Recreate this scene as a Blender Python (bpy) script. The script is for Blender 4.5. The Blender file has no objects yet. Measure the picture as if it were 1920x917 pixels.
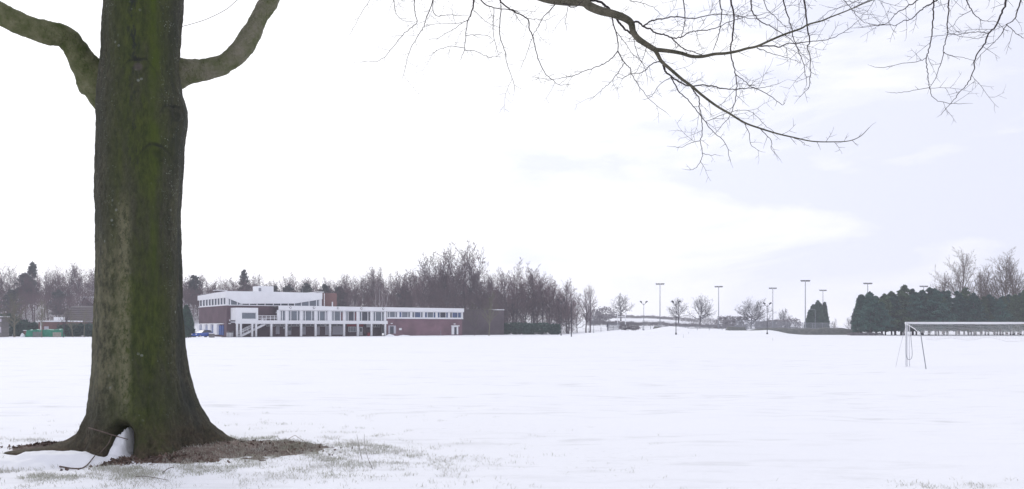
import bpy, math, random
import numpy as np
from mathutils import Vector, Matrix, noise as mnoise

# ------------------------------------------------------------------ camera, light, exposure
S = bpy.context.scene
C = S.collection
F, CX, HY, HC = 1500.0, 960.0, 612.0, 2.1      # focal length and horizon in photo pixels, eye height in metres
cam = bpy.data.cameras.new("camera"); camo = bpy.data.objects.new("camera", cam); C.objects.link(camo)
camo.location = (0, 0, HC); camo.rotation_euler = (math.pi / 2, 0, 0)
cam.sensor_width = 36; cam.lens = 36 * F / 1920; cam.shift_y = (HY - 458.5) / 1920
cam.clip_start = 0.1; cam.clip_end = 5000
S.camera = camo
S.view_settings.view_transform = 'Standard'; S.view_settings.look = 'None'
S.view_settings.exposure = 0.0; S.view_settings.gamma = 1.0; S.view_settings.use_curve_mapping = False
S.cycles.max_bounces = 6; S.cycles.diffuse_bounces = 4; S.cycles.volume_bounces = 2
S.cycles.use_denoising = True; S.cycles.use_adaptive_sampling = True
S.render.filter_size = 1.3

SUN_AZ, SUN_EL = math.radians(-32), math.radians(36)   # behind thin cloud, ahead and to the left
SDIR = Vector((math.sin(SUN_AZ) * math.cos(SUN_EL), math.cos(SUN_AZ) * math.cos(SUN_EL), math.sin(SUN_EL)))
W = bpy.data.worlds.new("World"); S.world = W; W.use_nodes = True
nt = W.node_tree; nt.nodes.clear(); N = nt.nodes.new; L = nt.links.new
out = N('ShaderNodeOutputWorld'); bg = N('ShaderNodeBackground'); bg.inputs['Strength'].default_value = 0.1
L(bg.outputs[0], out.inputs['Surface'])
sky = N('ShaderNodeTexSky'); sky.sky_type = 'NISHITA'; sky.sun_disc = False
sky.sun_elevation = SUN_EL; sky.sun_rotation = SUN_AZ
tc = N('ShaderNodeTexCoord')
def vmath(op, a, b=None):
    n = N('ShaderNodeVectorMath'); n.operation = op
    L(a, n.inputs[0])
    if b is not None:
        if isinstance(b, (tuple, Vector)): n.inputs[1].default_value = b
        else: L(b, n.inputs[1])
    return n
def wmath(op, a, b=None, clamp=False):
    n = N('ShaderNodeMath'); n.operation = op; n.use_clamp = clamp
    for i, k in enumerate((a, b)):
        if k is None: continue
        if isinstance(k, (int, float)): n.inputs[i].default_value = k
        else: L(k, n.inputs[i])
    return n.outputs[0]
mp = N('ShaderNodeMapping'); mp.inputs['Scale'].default_value = (1.0, 1.0, 3.6); L(tc.outputs['Generated'], mp.inputs['Vector'])
mp.inputs['Location'].default_value = (0.35, 0.1, 0.2)
nz = N('ShaderNodeTexNoise'); nz.inputs['Scale'].default_value = 3.1; nz.inputs['Detail'].default_value = 7
nz.inputs['Roughness'].default_value = 0.56; nz.inputs['Distortion'].default_value = 0.5; L(mp.outputs[0], nz.inputs['Vector'])
dotn = vmath('DOT_PRODUCT', vmath('NORMALIZE', tc.outputs['Generated']).outputs[0], tuple(SDIR))
glow = wmath('POWER', wmath('MAXIMUM', dotn.outputs['Value'], 0.0), 2.0)
cl = wmath('ADD', nz.outputs['Fac'], wmath('MULTIPLY', wmath('SUBTRACT', glow, 0.60), 0.46))
rmp = N('ShaderNodeValToRGB'); L(cl, rmp.inputs[0])
rmp.color_ramp.elements[0].position = 0.34; rmp.color_ramp.elements[0].color = (0.80, 0.82, 0.945, 1)
rmp.color_ramp.elements[1].position = 0.53; rmp.color_ramp.elements[1].color = (1.0, 1.0, 1.02, 1)
boost = wmath('ADD', wmath('MULTIPLY', glow, 3.0), 10.3)
clc = vmath('SCALE', rmp.outputs[0]); L(boost, clc.inputs['Scale'])
mix = N('ShaderNodeMixRGB'); mix.inputs[0].default_value = 0.94
L(sky.outputs[0], mix.inputs[1]); L(clc.outputs[0], mix.inputs[2]); L(mix.outputs[0], bg.inputs['Color'])

sl = bpy.data.lights.new("sun", 'SUN'); sl.energy = 0.65; sl.angle = math.radians(20); sl.color = (1.0, 0.97, 0.93)
so = bpy.data.objects.new("sun", sl); C.objects.link(so); so.rotation_euler = SDIR.to_track_quat('Z', 'Y').to_euler()
so.location = (0, 0, 60)

# ------------------------------------------------------------------ helpers
R = random.Random(7)
def at(px, py, Y):
    "a point of the photograph put at the real distance Y"
    return Vector(((px - CX) / F * Y, Y, HC + (HY - py) / F * Y))
def sstep(a, b, t):
    t = np.clip((t - a) / (b - a), 0, 1); return t * t * (3 - 2 * t)
def tag(o, label=None, cat=None, group=None, kind=None):
    if label: o['label'] = label
    if cat: o['category'] = cat
    if group: o['group'] = group
    if kind: o['kind'] = kind
    return o
def empty(name, loc, rz=0, label=None, cat=None, group=None):
    o = bpy.data.objects.new(name, None); C.objects.link(o); o.location = loc; o.rotation_euler = (0, 0, rz)
    o.empty_display_size = 0.3
    return tag(o, label, cat, group)
def link(name, me, mat=None, parent=None):
    o = bpy.data.objects.new(name, me); C.objects.link(o)
    if mat is not None and not me.materials: me.materials.append(mat)
    if parent: o.parent = parent
    return o
def mesh_np(name, V, Fc, smooth=False):
    me = bpy.data.meshes.new(name)
    V = np.asarray(V, dtype=np.float32); Fc = np.asarray(Fc, dtype=np.int32)
    k = Fc.shape[1]
    me.vertices.add(len(V)); me.vertices.foreach_set('co', V.ravel())
    me.loops.add(Fc.size); me.loops.foreach_set('vertex_index', Fc.ravel())
    me.polygons.add(len(Fc)); me.polygons.foreach_set('loop_start', np.arange(0, Fc.size, k, dtype=np.int32))
    me.polygons.foreach_set('loop_total', np.full(len(Fc), k, dtype=np.int32))
    if smooth: me.polygons.foreach_set('use_smooth', np.ones(len(Fc), dtype=bool))
    me.update(calc_edges=True); me.validate()
    return me
def tree_copy(root, loc, rz=0.0, sc=1.0, label=None, group=None, cat=None):
    r = root.copy(); C.objects.link(r); r.location = loc; r.rotation_euler = (0, 0, rz)
    r.scale = sc if isinstance(sc, tuple) else (sc, sc, sc)
    tag(r, label, cat, group)
    for ch in root.children:
        c = ch.copy(); C.objects.link(c); c.parent = r
        for g in ch.children:
            d = g.copy(); C.objects.link(d); d.parent = c
    return r

class MB:
    def __init__(self): self.v = []; self.f = []
    def add(self, vs, fs):
        b = len(self.v); self.v += [tuple(p) for p in vs]; self.f += [tuple(i + b for i in q) for q in fs]; return self
    def box(self, x0, x1, y0, y1, z0, z1):
        vs = [(x, y, z) for z in (z0, z1) for y in (y0, y1) for x in (x0, x1)]
        return self.add(vs, [(0, 2, 3, 1), (4, 5, 7, 6), (0, 1, 5, 4), (2, 6, 7, 3), (0, 4, 6, 2), (1, 3, 7, 5)])
    def prism(self, poly, y0, y1):
        "outline of (x, z) points, given depth y0..y1"
        n = len(poly)
        vs = [(x, y0, z) for x, z in poly] + [(x, y1, z) for x, z in poly]
        fs = [tuple(range(n)), tuple(range(2 * n - 1, n - 1, -1))]
        fs += [(i, i + n, (i + 1) % n + n, (i + 1) % n) for i in range(n)]
        return self.add(vs, fs)
    def prism_x(self, poly, x0, x1):
        "outline of (y, z) points, given width x0..x1"
        n = len(poly)
        vs = [(x0, y, z) for y, z in poly] + [(x1, y, z) for y, z in poly]
        fs = [tuple(range(n)), tuple(range(2 * n - 1, n - 1, -1))]
        fs += [(i, i + n, (i + 1) % n + n, (i + 1) % n) for i in range(n)]
        return self.add(vs, fs)
    def cyl(self, p0, p1, r0, r1=None, n=8):
        r1 = r0 if r1 is None else r1
        p0 = Vector(p0); p1 = Vector(p1); d = (p1 - p0).normalized()
        a = d.orthogonal().normalized(); b = d.cross(a)
        vs = [p0 + (a * math.cos(t) + b * math.sin(t)) * r0 for t in [2 * math.pi * i / n for i in range(n)]]
        vs += [p1 + (a * math.cos(t) + b * math.sin(t)) * r1 for t in [2 * math.pi * i / n for i in range(n)]]
        fs = [(i, (i + 1) % n, (i + 1) % n + n, i + n) for i in range(n)] + [tuple(range(n - 1, -1, -1)), tuple(range(n, 2 * n))]
        return self.add(vs, fs)
    def tube(self, pts, rad, n=6):
        pts = [Vector(p) for p in pts]; b = len(self.v); m = len(pts); a = None
        for i, p in enumerate(pts):
            d = (pts[min(i + 1, m - 1)] - pts[max(i - 1, 0)]).normalized()
            a = d.orthogonal().normalized() if a is None else (a - d * a.dot(d)).normalized()
            c = d.cross(a); r = rad[i] if hasattr(rad, '__len__') else rad
            self.v += [tuple(p + (a * math.cos(t) + c * math.sin(t)) * r) for t in [2 * math.pi * k / n for k in range(n)]]
        for i in range(m - 1):
            for k in range(n):
                self.f.append((b + i * n + k, b + i * n + (k + 1) % n, b + (i + 1) * n + (k + 1) % n, b + (i + 1) * n + k))
        self.f.append(tuple(b + k for k in range(n - 1, -1, -1))); self.f.append(tuple(b + (m - 1) * n + k for k in range(n)))
        return self
    def build(self, name, mat, parent=None, smooth=False):
        me = bpy.data.meshes.new(name); me.from_pydata(self.v, [], self.f); me.update()
        if smooth:
            me.polygons.foreach_set('use_smooth', [len(p.vertices) <= 4 for p in me.polygons])
        return link(name, me, mat, parent)

def seg_mesh(name, segs, n=3, smooth=True):
    "segments (p0, p1, r0, r1) as short tapered tubes, in one mesh"
    P0 = np.array([s[0] for s in segs], dtype=np.float64); P1 = np.array([s[1] for s in segs], dtype=np.float64)
    r0 = np.array([s[2] for s in segs])[:, None]; r1 = np.array([s[3] for s in segs])[:, None]
    d = P1 - P0; ln = np.linalg.norm(d, axis=1)[:, None] + 1e-9; d = d / ln
    P1 = P1 + d * r1 * 0.4
    ref = np.where(np.abs(d[:, 2:3]) < 0.9, np.array([[0, 0, 1.0]]), np.array([[1.0, 0, 0]]))
    a = np.cross(d, ref); a /= np.linalg.norm(a, axis=1)[:, None]; b = np.cross(d, a)
    V = np.zeros((len(segs), 2 * n, 3))
    for k in range(n):
        t = 2 * math.pi * k / n; o = a * math.cos(t) + b * math.sin(t)
        V[:, k] = P0 + o * r0; V[:, n + k] = P1 + o * r1
    base = (np.arange(len(segs)) * 2 * n)[:, None]
    Fc = np.concatenate([base + np.array([[k, (k + 1) % n, (k + 1) % n + n, k + n]]) for k in range(n)])
    return mesh_np(name, V.reshape(-1, 3), Fc, smooth)

def leaf_mesh(name, P, size, rng, up=0.0, aspect=1.6):
    "small leaf-sized quads at the points P"
    P = np.asarray(P); m = len(P)
    d = rng.normal(size=(m, 3)); d[:, 2] += up; d /= np.linalg.norm(d, axis=1)[:, None]
    e = rng.normal(size=(m, 3)); e -= d * np.sum(d * e, axis=1)[:, None]; e /= np.linalg.norm(e, axis=1)[:, None]
    s = size * rng.uniform(0.6, 1.3, size=(m, 1))
    V = np.stack([P - d * s * aspect * .5, P + e * s * .4, P + d * s * aspect * .5, P - e * s * .4], axis=1).reshape(-1, 3)
    return mesh_np(name, V, (np.arange(m) * 4)[:, None] + np.array([[0, 1, 2, 3]]))

# ------------------------------------------------------------------ materials
def mat(name, col, rough=0.7, var=0.0, scale=3.0, col2=None, bump=0.0, bscale=None, metal=0.0, spec=0.3, stretch=(1, 1, 1), obj_rand=0.0):
    m = bpy.data.materials.new(name); m.use_nodes = True; t = m.node_tree; p = t.nodes['Principled BSDF']
    p.inputs['Roughness'].default_value = rough; p.inputs['Metallic'].default_value = metal
    p.inputs['Specular IOR Level'].default_value = spec
    p.inputs['Base Color'].default_value = (*col, 1)
    src = None
    if col2 is None and var: col2 = tuple(c * (1 - var) for c in col); col = tuple(min(1, c * (1 + var)) for c in col)
    if col2 is not None or bump:
        co = t.nodes.new('ShaderNodeTexCoord'); mpn = t.nodes.new('ShaderNodeMapping'); mpn.inputs['Scale'].default_value = stretch
        t.links.new(co.outputs['Object'], mpn.inputs[0])
    if col2 is not None:
        nzn = t.nodes.new('ShaderNodeTexNoise'); nzn.inputs['Scale'].default_value = scale; nzn.inputs['Detail'].default_value = 6
        nzn.inputs['Roughness'].default_value = 0.65
        t.links.new(mpn.outputs[0], nzn.inputs['Vector'])
        rm = t.nodes.new('ShaderNodeValToRGB'); t.links.new(nzn.outputs['Fac'], rm.inputs[0])
        rm.color_ramp.elements[0].position = 0.32; rm.color_ramp.elements[0].color = (*col2, 1)
        rm.color_ramp.elements[1].position = 0.68; rm.color_ramp.elements[1].color = (*col, 1)
        src = rm.outputs[0]
        if obj_rand:
            oi = t.nodes.new('ShaderNodeObjectInfo'); hs = t.nodes.new('ShaderNodeHueSaturation')
            mr = t.nodes.new('ShaderNodeMapRange'); mr.inputs['To Min'].default_value = 1 - obj_rand; mr.inputs['To Max'].default_value = 1 + obj_rand
            t.links.new(oi.outputs['Random'], mr.inputs['Value']); t.links.new(mr.outputs[0], hs.inputs['Value'])
            t.links.new(src, hs.inputs['Color']); src = hs.outputs[0]
        t.links.new(src, p.inputs['Base Color'])
    if bump:
        n2 = t.nodes.new('ShaderNodeTexNoise'); n2.inputs['Scale'].default_value = bscale or scale * 3; n2.inputs['Detail'].default_value = 5
        t.links.new(mpn.outputs[0], n2.inputs['Vector'])
        b = t.nodes.new('ShaderNodeBump'); b.inputs['Strength'].default_value = bump; b.inputs['Distance'].default_value = 0.05
        t.links.new(n2.outputs['Fac'], b.inputs['Height']); t.links.new(b.outputs[0], p.inputs['Normal'])
    return m

def brick_mat(name, c1, c2, mortar):
    m = mat(name, c1, 0.85); t = m.node_tree; p = t.nodes['Principled BSDF']
    co = t.nodes.new('ShaderNodeTexCoord'); sp = t.nodes.new('ShaderNodeSeparateXYZ'); cb = t.nodes.new('ShaderNodeCombineXYZ')
    t.links.new(co.outputs['Object'], sp.inputs[0])
    ad = t.nodes.new('ShaderNodeMath'); ad.operation = 'ADD'; t.links.new(sp.outputs[0], ad.inputs[0]); t.links.new(sp.outputs[1], ad.inputs[1])
    t.links.new(ad.outputs[0], cb.inputs[0]); t.links.new(sp.outputs[2], cb.inputs[1])
    br = t.nodes.new('ShaderNodeTexBrick'); br.inputs['Scale'].default_value = 1.0
    br.inputs['Brick Width'].default_value = 0.225; br.inputs['Row Height'].default_value = 0.075; br.inputs['Mortar Size'].default_value = 0.01
    br.inputs['Color1'].default_value = (*c1, 1); br.inputs['Color2'].default_value = (*c2, 1); br.inputs['Mortar'].default_value = (*mortar, 1)
    t.links.new(cb.outputs[0], br.inputs['Vector'])
    nn = t.nodes.new('ShaderNodeTexNoise'); nn.inputs['Scale'].default_value = 0.35; nn.inputs['Detail'].default_value = 5
    t.links.new(co.outputs['Object'], nn.inputs['Vector'])
    hs = t.nodes.new('ShaderNodeHueSaturation'); mr = t.nodes.new('ShaderNodeMapRange')
    mr.inputs['From Min'].default_value = 0.3; mr.inputs['From Max'].default_value = 0.7
    mr.inputs['To Min'].default_value = 0.75; mr.inputs['To Max'].default_value = 1.25
    t.links.new(nn.outputs['Fac'], mr.inputs[0]); t.links.new(mr.outputs[0], hs.inputs['Value']); t.links.new(br.outputs['Color'], hs.inputs['Color'])
    t.links.new(hs.outputs[0], p.inputs['Base Color'])
    return m

def snow_mat(name, streak):
    m = mat(name, (0.85, 0.855, 0.885), 0.75, spec=0.15); t = m.node_tree; p = t.nodes['Principled BSDF']; n = t.nodes.new; l = t.links.new
    co = n('ShaderNodeTexCoord')
    def noise(sc, stretch, lo, hi, det=6, rough=0.6):
        mpn = n('ShaderNodeMapping'); mpn.inputs['Scale'].default_value = stretch; l(co.outputs['Object'], mpn.inputs[0])
        z = n('ShaderNodeTexNoise'); z.inputs['Scale'].default_value = sc; z.inputs['Detail'].default_value = det; z.inputs['Roughness'].default_value = rough
        l(mpn.outputs[0], z.inputs['Vector'])
        r = n('ShaderNodeMapRange'); r.inputs['From Min'].default_value = lo; r.inputs['From Max'].default_value = hi; l(z.outputs['Fac'], r.inputs[0])
        return r.outputs[0], z.outputs['Fac']
    def mul(a, b):
        q = n('ShaderNodeMath'); q.operation = 'MULTIPLY'
        for i, k in enumerate((a, b)):
            if isinstance(k, float): q.inputs[i].default_value = k
            else: l(k, q.inputs[i])
        return q.outputs[0]
    src = None
    if streak:
        a, _ = noise(1.0, (0.05, 0.32, 1), 0.44, 0.66)          # broad bands where the grass shows through
        b, _ = noise(1.0, (0.7, 2.2, 1), 0.50, 0.66)
        c, _ = noise(1.0, (6.0, 9.0, 1), 0.58, 0.72)
        d, _ = noise(0.11, (1, 1, 1), 0.45, 0.65)
        m1 = n('ShaderNodeMixRGB'); m1.inputs[1].default_value = (0.86, 0.865, 0.895, 1); m1.inputs[2].default_value = (0.42, 0.42, 0.41, 1)
        s = n('ShaderNodeMath'); s.operation = 'ADD'; s.use_clamp = True
        l(mul(mul(a, b), 0.42), s.inputs[0]); l(mul(mul(c, d), 0.45), s.inputs[1]); l(s.outputs[0], m1.inputs[0])
        l(m1.outputs[0], p.inputs['Base Color'])
    _, h1 = noise(3.0, (1, 1, 1), 0, 1, 8, 0.7)
    bm = n('ShaderNodeBump'); bm.inputs['Strength'].default_value = 0.5; bm.inputs['Distance'].default_value = 0.06
    l(h1, bm.inputs['Height']); l(bm.outputs[0], p.inputs['Normal'])
    return m

M = {}
M['snow'] = snow_mat('snow_field', True)
M['drift'] = snow_mat('snow_smooth', False)
M['soil'] = mat('bare_soil', (0.225, 0.175, 0.15), 0.95, scale=6, col2=(0.09, 0.066, 0.052), bump=0.9, bscale=22)
M['grass'] = mat('winter_grass', (0.34, 0.345, 0.26), 0.8, scale=2, col2=(0.52, 0.50, 0.46))
M['leaf_litter'] = mat('leaf_litter', (0.19, 0.125, 0.095), 0.85, scale=4, col2=(0.09, 0.065, 0.055))
M['dead_wood'] = mat('dead_wood', (0.16, 0.12, 0.10), 0.85, scale=14, col2=(0.07, 0.05, 0.045))
M['pale_wood'] = mat('pale_wood', (0.42, 0.38, 0.33), 0.8, scale=10, col2=(0.25, 0.21, 0.18))
M['twig'] = mat('beech_twig', (0.055, 0.04, 0.038), 0.7, scale=3, col2=(0.03, 0.024, 0.024))
M['white'] = mat('white_paint', (0.86, 0.86, 0.88), 0.5, scale=0.7, col2=(0.80, 0.80, 0.82))
M['pale'] = mat('pale_grey_paint', (0.52, 0.51, 0.57), 0.6, scale=1, col2=(0.46, 0.45, 0.50))
M['metal'] = mat('galvanised_steel', (0.30, 0.31, 0.34), 0.55, scale=2, col2=(0.24, 0.25, 0.28))
M['dark_metal'] = mat('dark_steel', (0.06, 0.06, 0.07), 0.6, scale=2, col2=(0.04, 0.04, 0.05))
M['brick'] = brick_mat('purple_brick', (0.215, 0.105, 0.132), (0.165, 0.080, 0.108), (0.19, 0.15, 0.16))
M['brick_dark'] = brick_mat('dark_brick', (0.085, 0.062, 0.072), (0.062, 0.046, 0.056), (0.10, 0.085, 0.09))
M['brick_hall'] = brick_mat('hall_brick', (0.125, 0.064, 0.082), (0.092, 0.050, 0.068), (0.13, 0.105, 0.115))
M['brick_red'] = brick_mat('red_brick', (0.20, 0.085, 0.08), (0.14, 0.065, 0.06), (0.2, 0.16, 0.15))
M['felt'] = mat('roof_felt', (0.10, 0.09, 0.09), 0.9, scale=1, col2=(0.07, 0.06, 0.06))
M['tile'] = mat('roof_tile', (0.15, 0.125, 0.125), 0.9, scale=2.2, col2=(0.075, 0.066, 0.072), bump=0.6, bscale=4, stretch=(1, 1, 4))
def glass(name, col, rough=0.12):
    return mat(name, col, rough, scale=0.5, col2=tuple(c * 0.6 for c in col), spec=0.6)
M['glass'] = glass('window_glass', (0.16, 0.19, 0.23))
M['glass_blue'] = glass('blue_window_glass', (0.055, 0.10, 0.22))
M['glass_dark'] = glass('dark_window_glass', (0.03, 0.035, 0.06))
M['blue'] = mat('blue_paint', (0.035, 0.10, 0.34), 0.5, scale=1, col2=(0.025, 0.07, 0.26))
M['red'] = mat('red_paint', (0.42, 0.03, 0.05), 0.5, scale=1, col2=(0.34, 0.025, 0.04))
M['curtain'] = mat('maroon_curtain', (0.20, 0.075, 0.085), .9, scale=3, col2=(0.14, 0.05, 0.06))
M['car'] = mat('blue_car_paint', (0.015, 0.075, 0.36), 0.25, scale=1, col2=(0.012, 0.06, 0.30), spec=0.6)
M['rubber'] = mat('rubber', (0.02, 0.02, 0.022), 0.8)
M['tarp'] = mat('green_tarpaulin', (0.02, 0.26, 0.16), 0.5, scale=1.5, col2=(0.012, 0.17, 0.10), bump=0.4, bscale=2)
M['slat'] = mat('grey_slat_wood', (0.22, 0.205, 0.20), 0.85, scale=3, col2=(0.13, 0.12, 0.12))
M['asphalt'] = mat('asphalt', (0.07, 0.07, 0.075), 0.9, scale=1, col2=(0.13, 0.13, 0.14))
M['wood_bark'] = mat('woodland_bark', (0.125, 0.100, 0.110), 0.9, scale=1.2, col2=(0.07, 0.058, 0.066), obj_rand=0.25)
M['wood_twig'] = mat('woodland_twig', (0.185, 0.120, 0.125), 0.9, scale=0.4, col2=(0.125, 0.084, 0.096), obj_rand=0.25)
M['hill_twig'] = mat('hill_tree_twig', (0.07, 0.065, 0.075), 0.9, scale=0.4, col2=(0.05, 0.046, 0.055))
M['poplar'] = mat('poplar_twig', (0.20, 0.155, 0.125), 0.9, scale=0.6, col2=(0.13, 0.10, 0.088))
M['birch'] = mat('pale_birch_bark', (0.46, 0.43, 0.44), 0.8, scale=3, col2=(0.28, 0.25, 0.26))
M['olive_twig'] = mat('olive_twig', (0.16, 0.15, 0.085), 0.9, scale=0.6, col2=(0.095, 0.088, 0.06))
M['olive_bark'] = mat('olive_bark', (0.19, 0.18, 0.12), 0.9, scale=2, col2=(0.12, 0.11, 0.085))
M['pine'] = mat('pine_needle', (0.050, 0.125, 0.090), 0.75, scale=0.6, col2=(0.024, 0.062, 0.056), obj_rand=0.3)
M['pine_olive'] = mat('olive_pine_needle', (0.085, 0.140, 0.062), 0.75, scale=0.6, col2=(0.042, 0.080, 0.048), obj_rand=0.25)
M['pine_wood'] = mat('woodland_pine', (0.090, 0.105, 0.098), 0.75, scale=0.6, col2=(0.066, 0.080, 0.080), obj_rand=0.2)
M['cypress'] = mat('cypress_spray', (0.042, 0.095, 0.058), 0.75, scale=0.9, col2=(0.020, 0.050, 0.038))
M['laurel'] = mat('laurel_leaf', (0.042, 0.100, 0.070), 0.55, scale=0.8, col2=(0.022, 0.058, 0.045))
M['hedge'] = mat('hedge_twig', (0.30, 0.275, 0.29), 0.9, scale=0.5, col2=(0.20, 0.185, 0.20))
M['bank'] = mat('dead_bank_grass', (0.19, 0.19, 0.175), 0.95, scale=1.5, col2=(0.09, 0.10, 0.095), bump=0.8, bscale=6)
M['net'] = mat('goal_net_cord', (0.78, 0.78, 0.79), 0.8)

# ------------------------------------------------------------------ the ground
def bumpf(s, a, b, w):
    return sstep(a - w, a + w, s) * (1 - sstep(b - w, b + w, s))
def gz(x, y):
    x = np.asarray(x, dtype=float); y = np.asarray(y, dtype=float)
    s = x / np.maximum(y, 20)
    h = 0.025 * np.sin(x * 0.9 + 1.3 * np.sin(y * 0.31)) * np.sin(y * 0.55 + 0.7) + 0.05 * np.sin(x * 0.13 + 0.4) * np.sin(y * 0.085 + 2)
    h = h * (1 - 0.6 * sstep(60, 130, y)) + 0.012 * np.sin(x * 2.3 + y * 1.7) * np.sin(y * 2.9 - x * 0.8)
    h = h + 1.05 * sstep(125, 195, y) * bumpf(s, 0.095, 0.33, 0.04)
    h = h + (0.30 + 0.5 * np.sin(x * 0.21) + 0.35 * np.sin(x * 0.53 + 1)) * np.exp(-((y - 186 - 5 * np.sin(x * .1)) / 9.0) ** 2) * bumpf(s, 0.12, 0.34, 0.03)
    h = h + 5.4 * sstep(215, 430, y) * bumpf(s, 0.03, 0.235, 0.07)
    h = h + 7.5 * sstep(195, 290, y) * (1 - sstep(-0.26, -0.02, s)) + 2.0 * sstep(215, 300, y) * (1 - sstep(0.0, 0.07, s))
    h = h + 3.0 * sstep(300, 600, y) * sstep(0.2, 0.5, s)
    return h
def gzf(x, y): return float(gz(x, y))
def graded(pieces):
    r = []
    for a, b, st in pieces: r += list(np.arange(a, b, st))
    return np.array(r + [pieces[-1][1]])
xs = graded([(-1000, -300, 50), (-300, -90, 8), (-90, -16, 1.6), (-16, -1, 0.12), (-1, 14, 0.4), (14, 110, 1.6), (110, 300, 8), (300, 1000, 50)])
ys = graded([(-60, 8, 4), (8, 17, 0.12), (17, 40, 0.5), (40, 240, 2), (240, 460, 6), (460, 1500, 60)])
X, Y = np.meshgrid(xs, ys); Z = gz(X, Y)
nx, ny = len(xs), len(ys)
idx = (np.arange(ny - 1)[:, None] * nx + np.arange(nx - 1)[None, :]).reshape(-1, 1)
Fg = idx + np.array([[0, 1, nx + 1, nx]])
g = link('snow_field', mesh_np('snow_field', np.stack([X, Y, Z], -1).reshape(-1, 3), Fg, True), M['snow'])
tag(g, kind='structure')

# ------------------------------------------------------------------ the big beech
TD = 13.4                                     # distance of the trunk's axis
PM = F / TD
TX = (264 - CX) / F * TD
TA = math.atan2(-TX, TD)                       # the side turned to the viewer
CA = math.cos(TA)
prof = [(-60, 190, 356), (0, 194, 350), (50, 193.5, 343), (100, 192.5, 340), (130, 190, 340), (170, 185, 345), (200, 184.5, 355), (228, 184, 356),
        (260, 183, 350), (300, 181.5, 348), (370, 178.5, 343), (400, 181, 340), (500, 179, 341), (600, 176.5, 342), (650, 175, 344), (700, 173.5, 350),
        (740, 172, 360), (770, 170, 372), (800, 165, 386), (860, 155, 400), (900, 150, 404)]
pz = np.array([HC + (HY - p[0]) / PM for p in prof])[::-1]
pl = np.array([(p[1] - 264) / PM * CA for p in prof])[::-1]; pr = np.array([(p[2] - 264) / PM * CA for p in prof])[::-1]
beech = empty('beech_tree', (TX, TD, 0), 0, 'big old mossy beech trunk rising from snow, bare boughs hanging overhead', 'tree')
lobes = [(0.02, 0.30, 0.95, 0.55), (math.pi - 0.42, 0.20, 1.25, 0.42), (-1.15, 0.26, 0.30, 0.5), (-1.62, 0.20, 0.22, 0.45), (-2.45, 0.22, 0.34, 0.4),
         (0.95, 0.3, 0.6, 0.5), (2.0, 0.3, 0.7, 0.5), (2.6, 0.2, 0.4, 0.4)]
HOL = -math.pi / 2 - 0.33
def trunk_radius(th, z):
    l = -np.interp(z, pz, pl); r = np.interp(z, pz, pr)
    top = np.interp(z, [7, 13], [1, 0.62])
    w = 0.5 + 0.5 * math.cos(th)
    rad = (l * (1 - w) + r * w) * top
    side = 0.5 * (l + r) * top
    rad = rad * math.cos(th) ** 2 + side * math.sin(th) ** 2 * 0.98
    for (a, wd, am, hh) in lobes:
        dth = (th - a + math.pi) % (2 * math.pi) - math.pi
        rad += am * math.exp(-(dth / (wd + 0.25 * max(z, 0))) ** 2) * math.exp(-max(z, 0) / (0.14 * (hh / 0.45))) * 0.85
        rad += 0.055 * math.exp(-(dth / 0.25) ** 2) * math.exp(-((z - 0.5) / 1.3) ** 2)
    dth = (th - HOL + math.pi) % (2 * math.pi) - math.pi
    zz = min(max((0.68 - z) / 0.30, 0), 1)
    rad -= 0.50 * zz * zz * (3 - 2 * zz) * math.exp(-(dth / (0.12 + 0.13 * zz)) ** 4)
    low = math.exp(-max(z, 0) / 0.30)
    rad -= 0.085 * low * abs(math.sin(4.5 * th + 0.8 * math.sin(2 * th) + 0.5 * z)) ** 3
    # long ribs and a seam on the front
    rad += 0.022 * math.sin(3 * th + 0.5 * math.sin(z * 0.8)) + 0.012 * math.sin(7 * th + 0.9 * math.sin(z * 0.6 + 1))
    dth = (th + 1.42 + 0.03 * math.sin(z * 3) + math.pi) % (2 * math.pi) - math.pi
    rad -= 0.035 * math.exp(-(dth / 0.035) ** 2) * (1 - min(max((z - 0.7) / 1.6, 0), 1))
    return rad
NA = 260
zs = np.concatenate([np.arange(-0.25, 1.0, 0.018), np.arange(1.0, 8.0, 0.03), np.arange(8.0, 13.1, 0.15)])
TV = np.zeros((len(zs), NA, 3)); MARK = np.zeros((len(zs), NA), dtype=np.float32)
scars = [(-1.62, HC + (HY - 147) / PM, 0.085), (-0.75, HC + (HY - 222) / PM, 0.075), (-1.2, HC + (HY - 300) / PM, 0.11), (-2.2, HC + (HY - 497) / PM, 0.022),
         (-1.1, HC + (HY - 502) / PM, 0.03), (-1.5, HC + (HY - 2) / PM, 0.09)]
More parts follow.
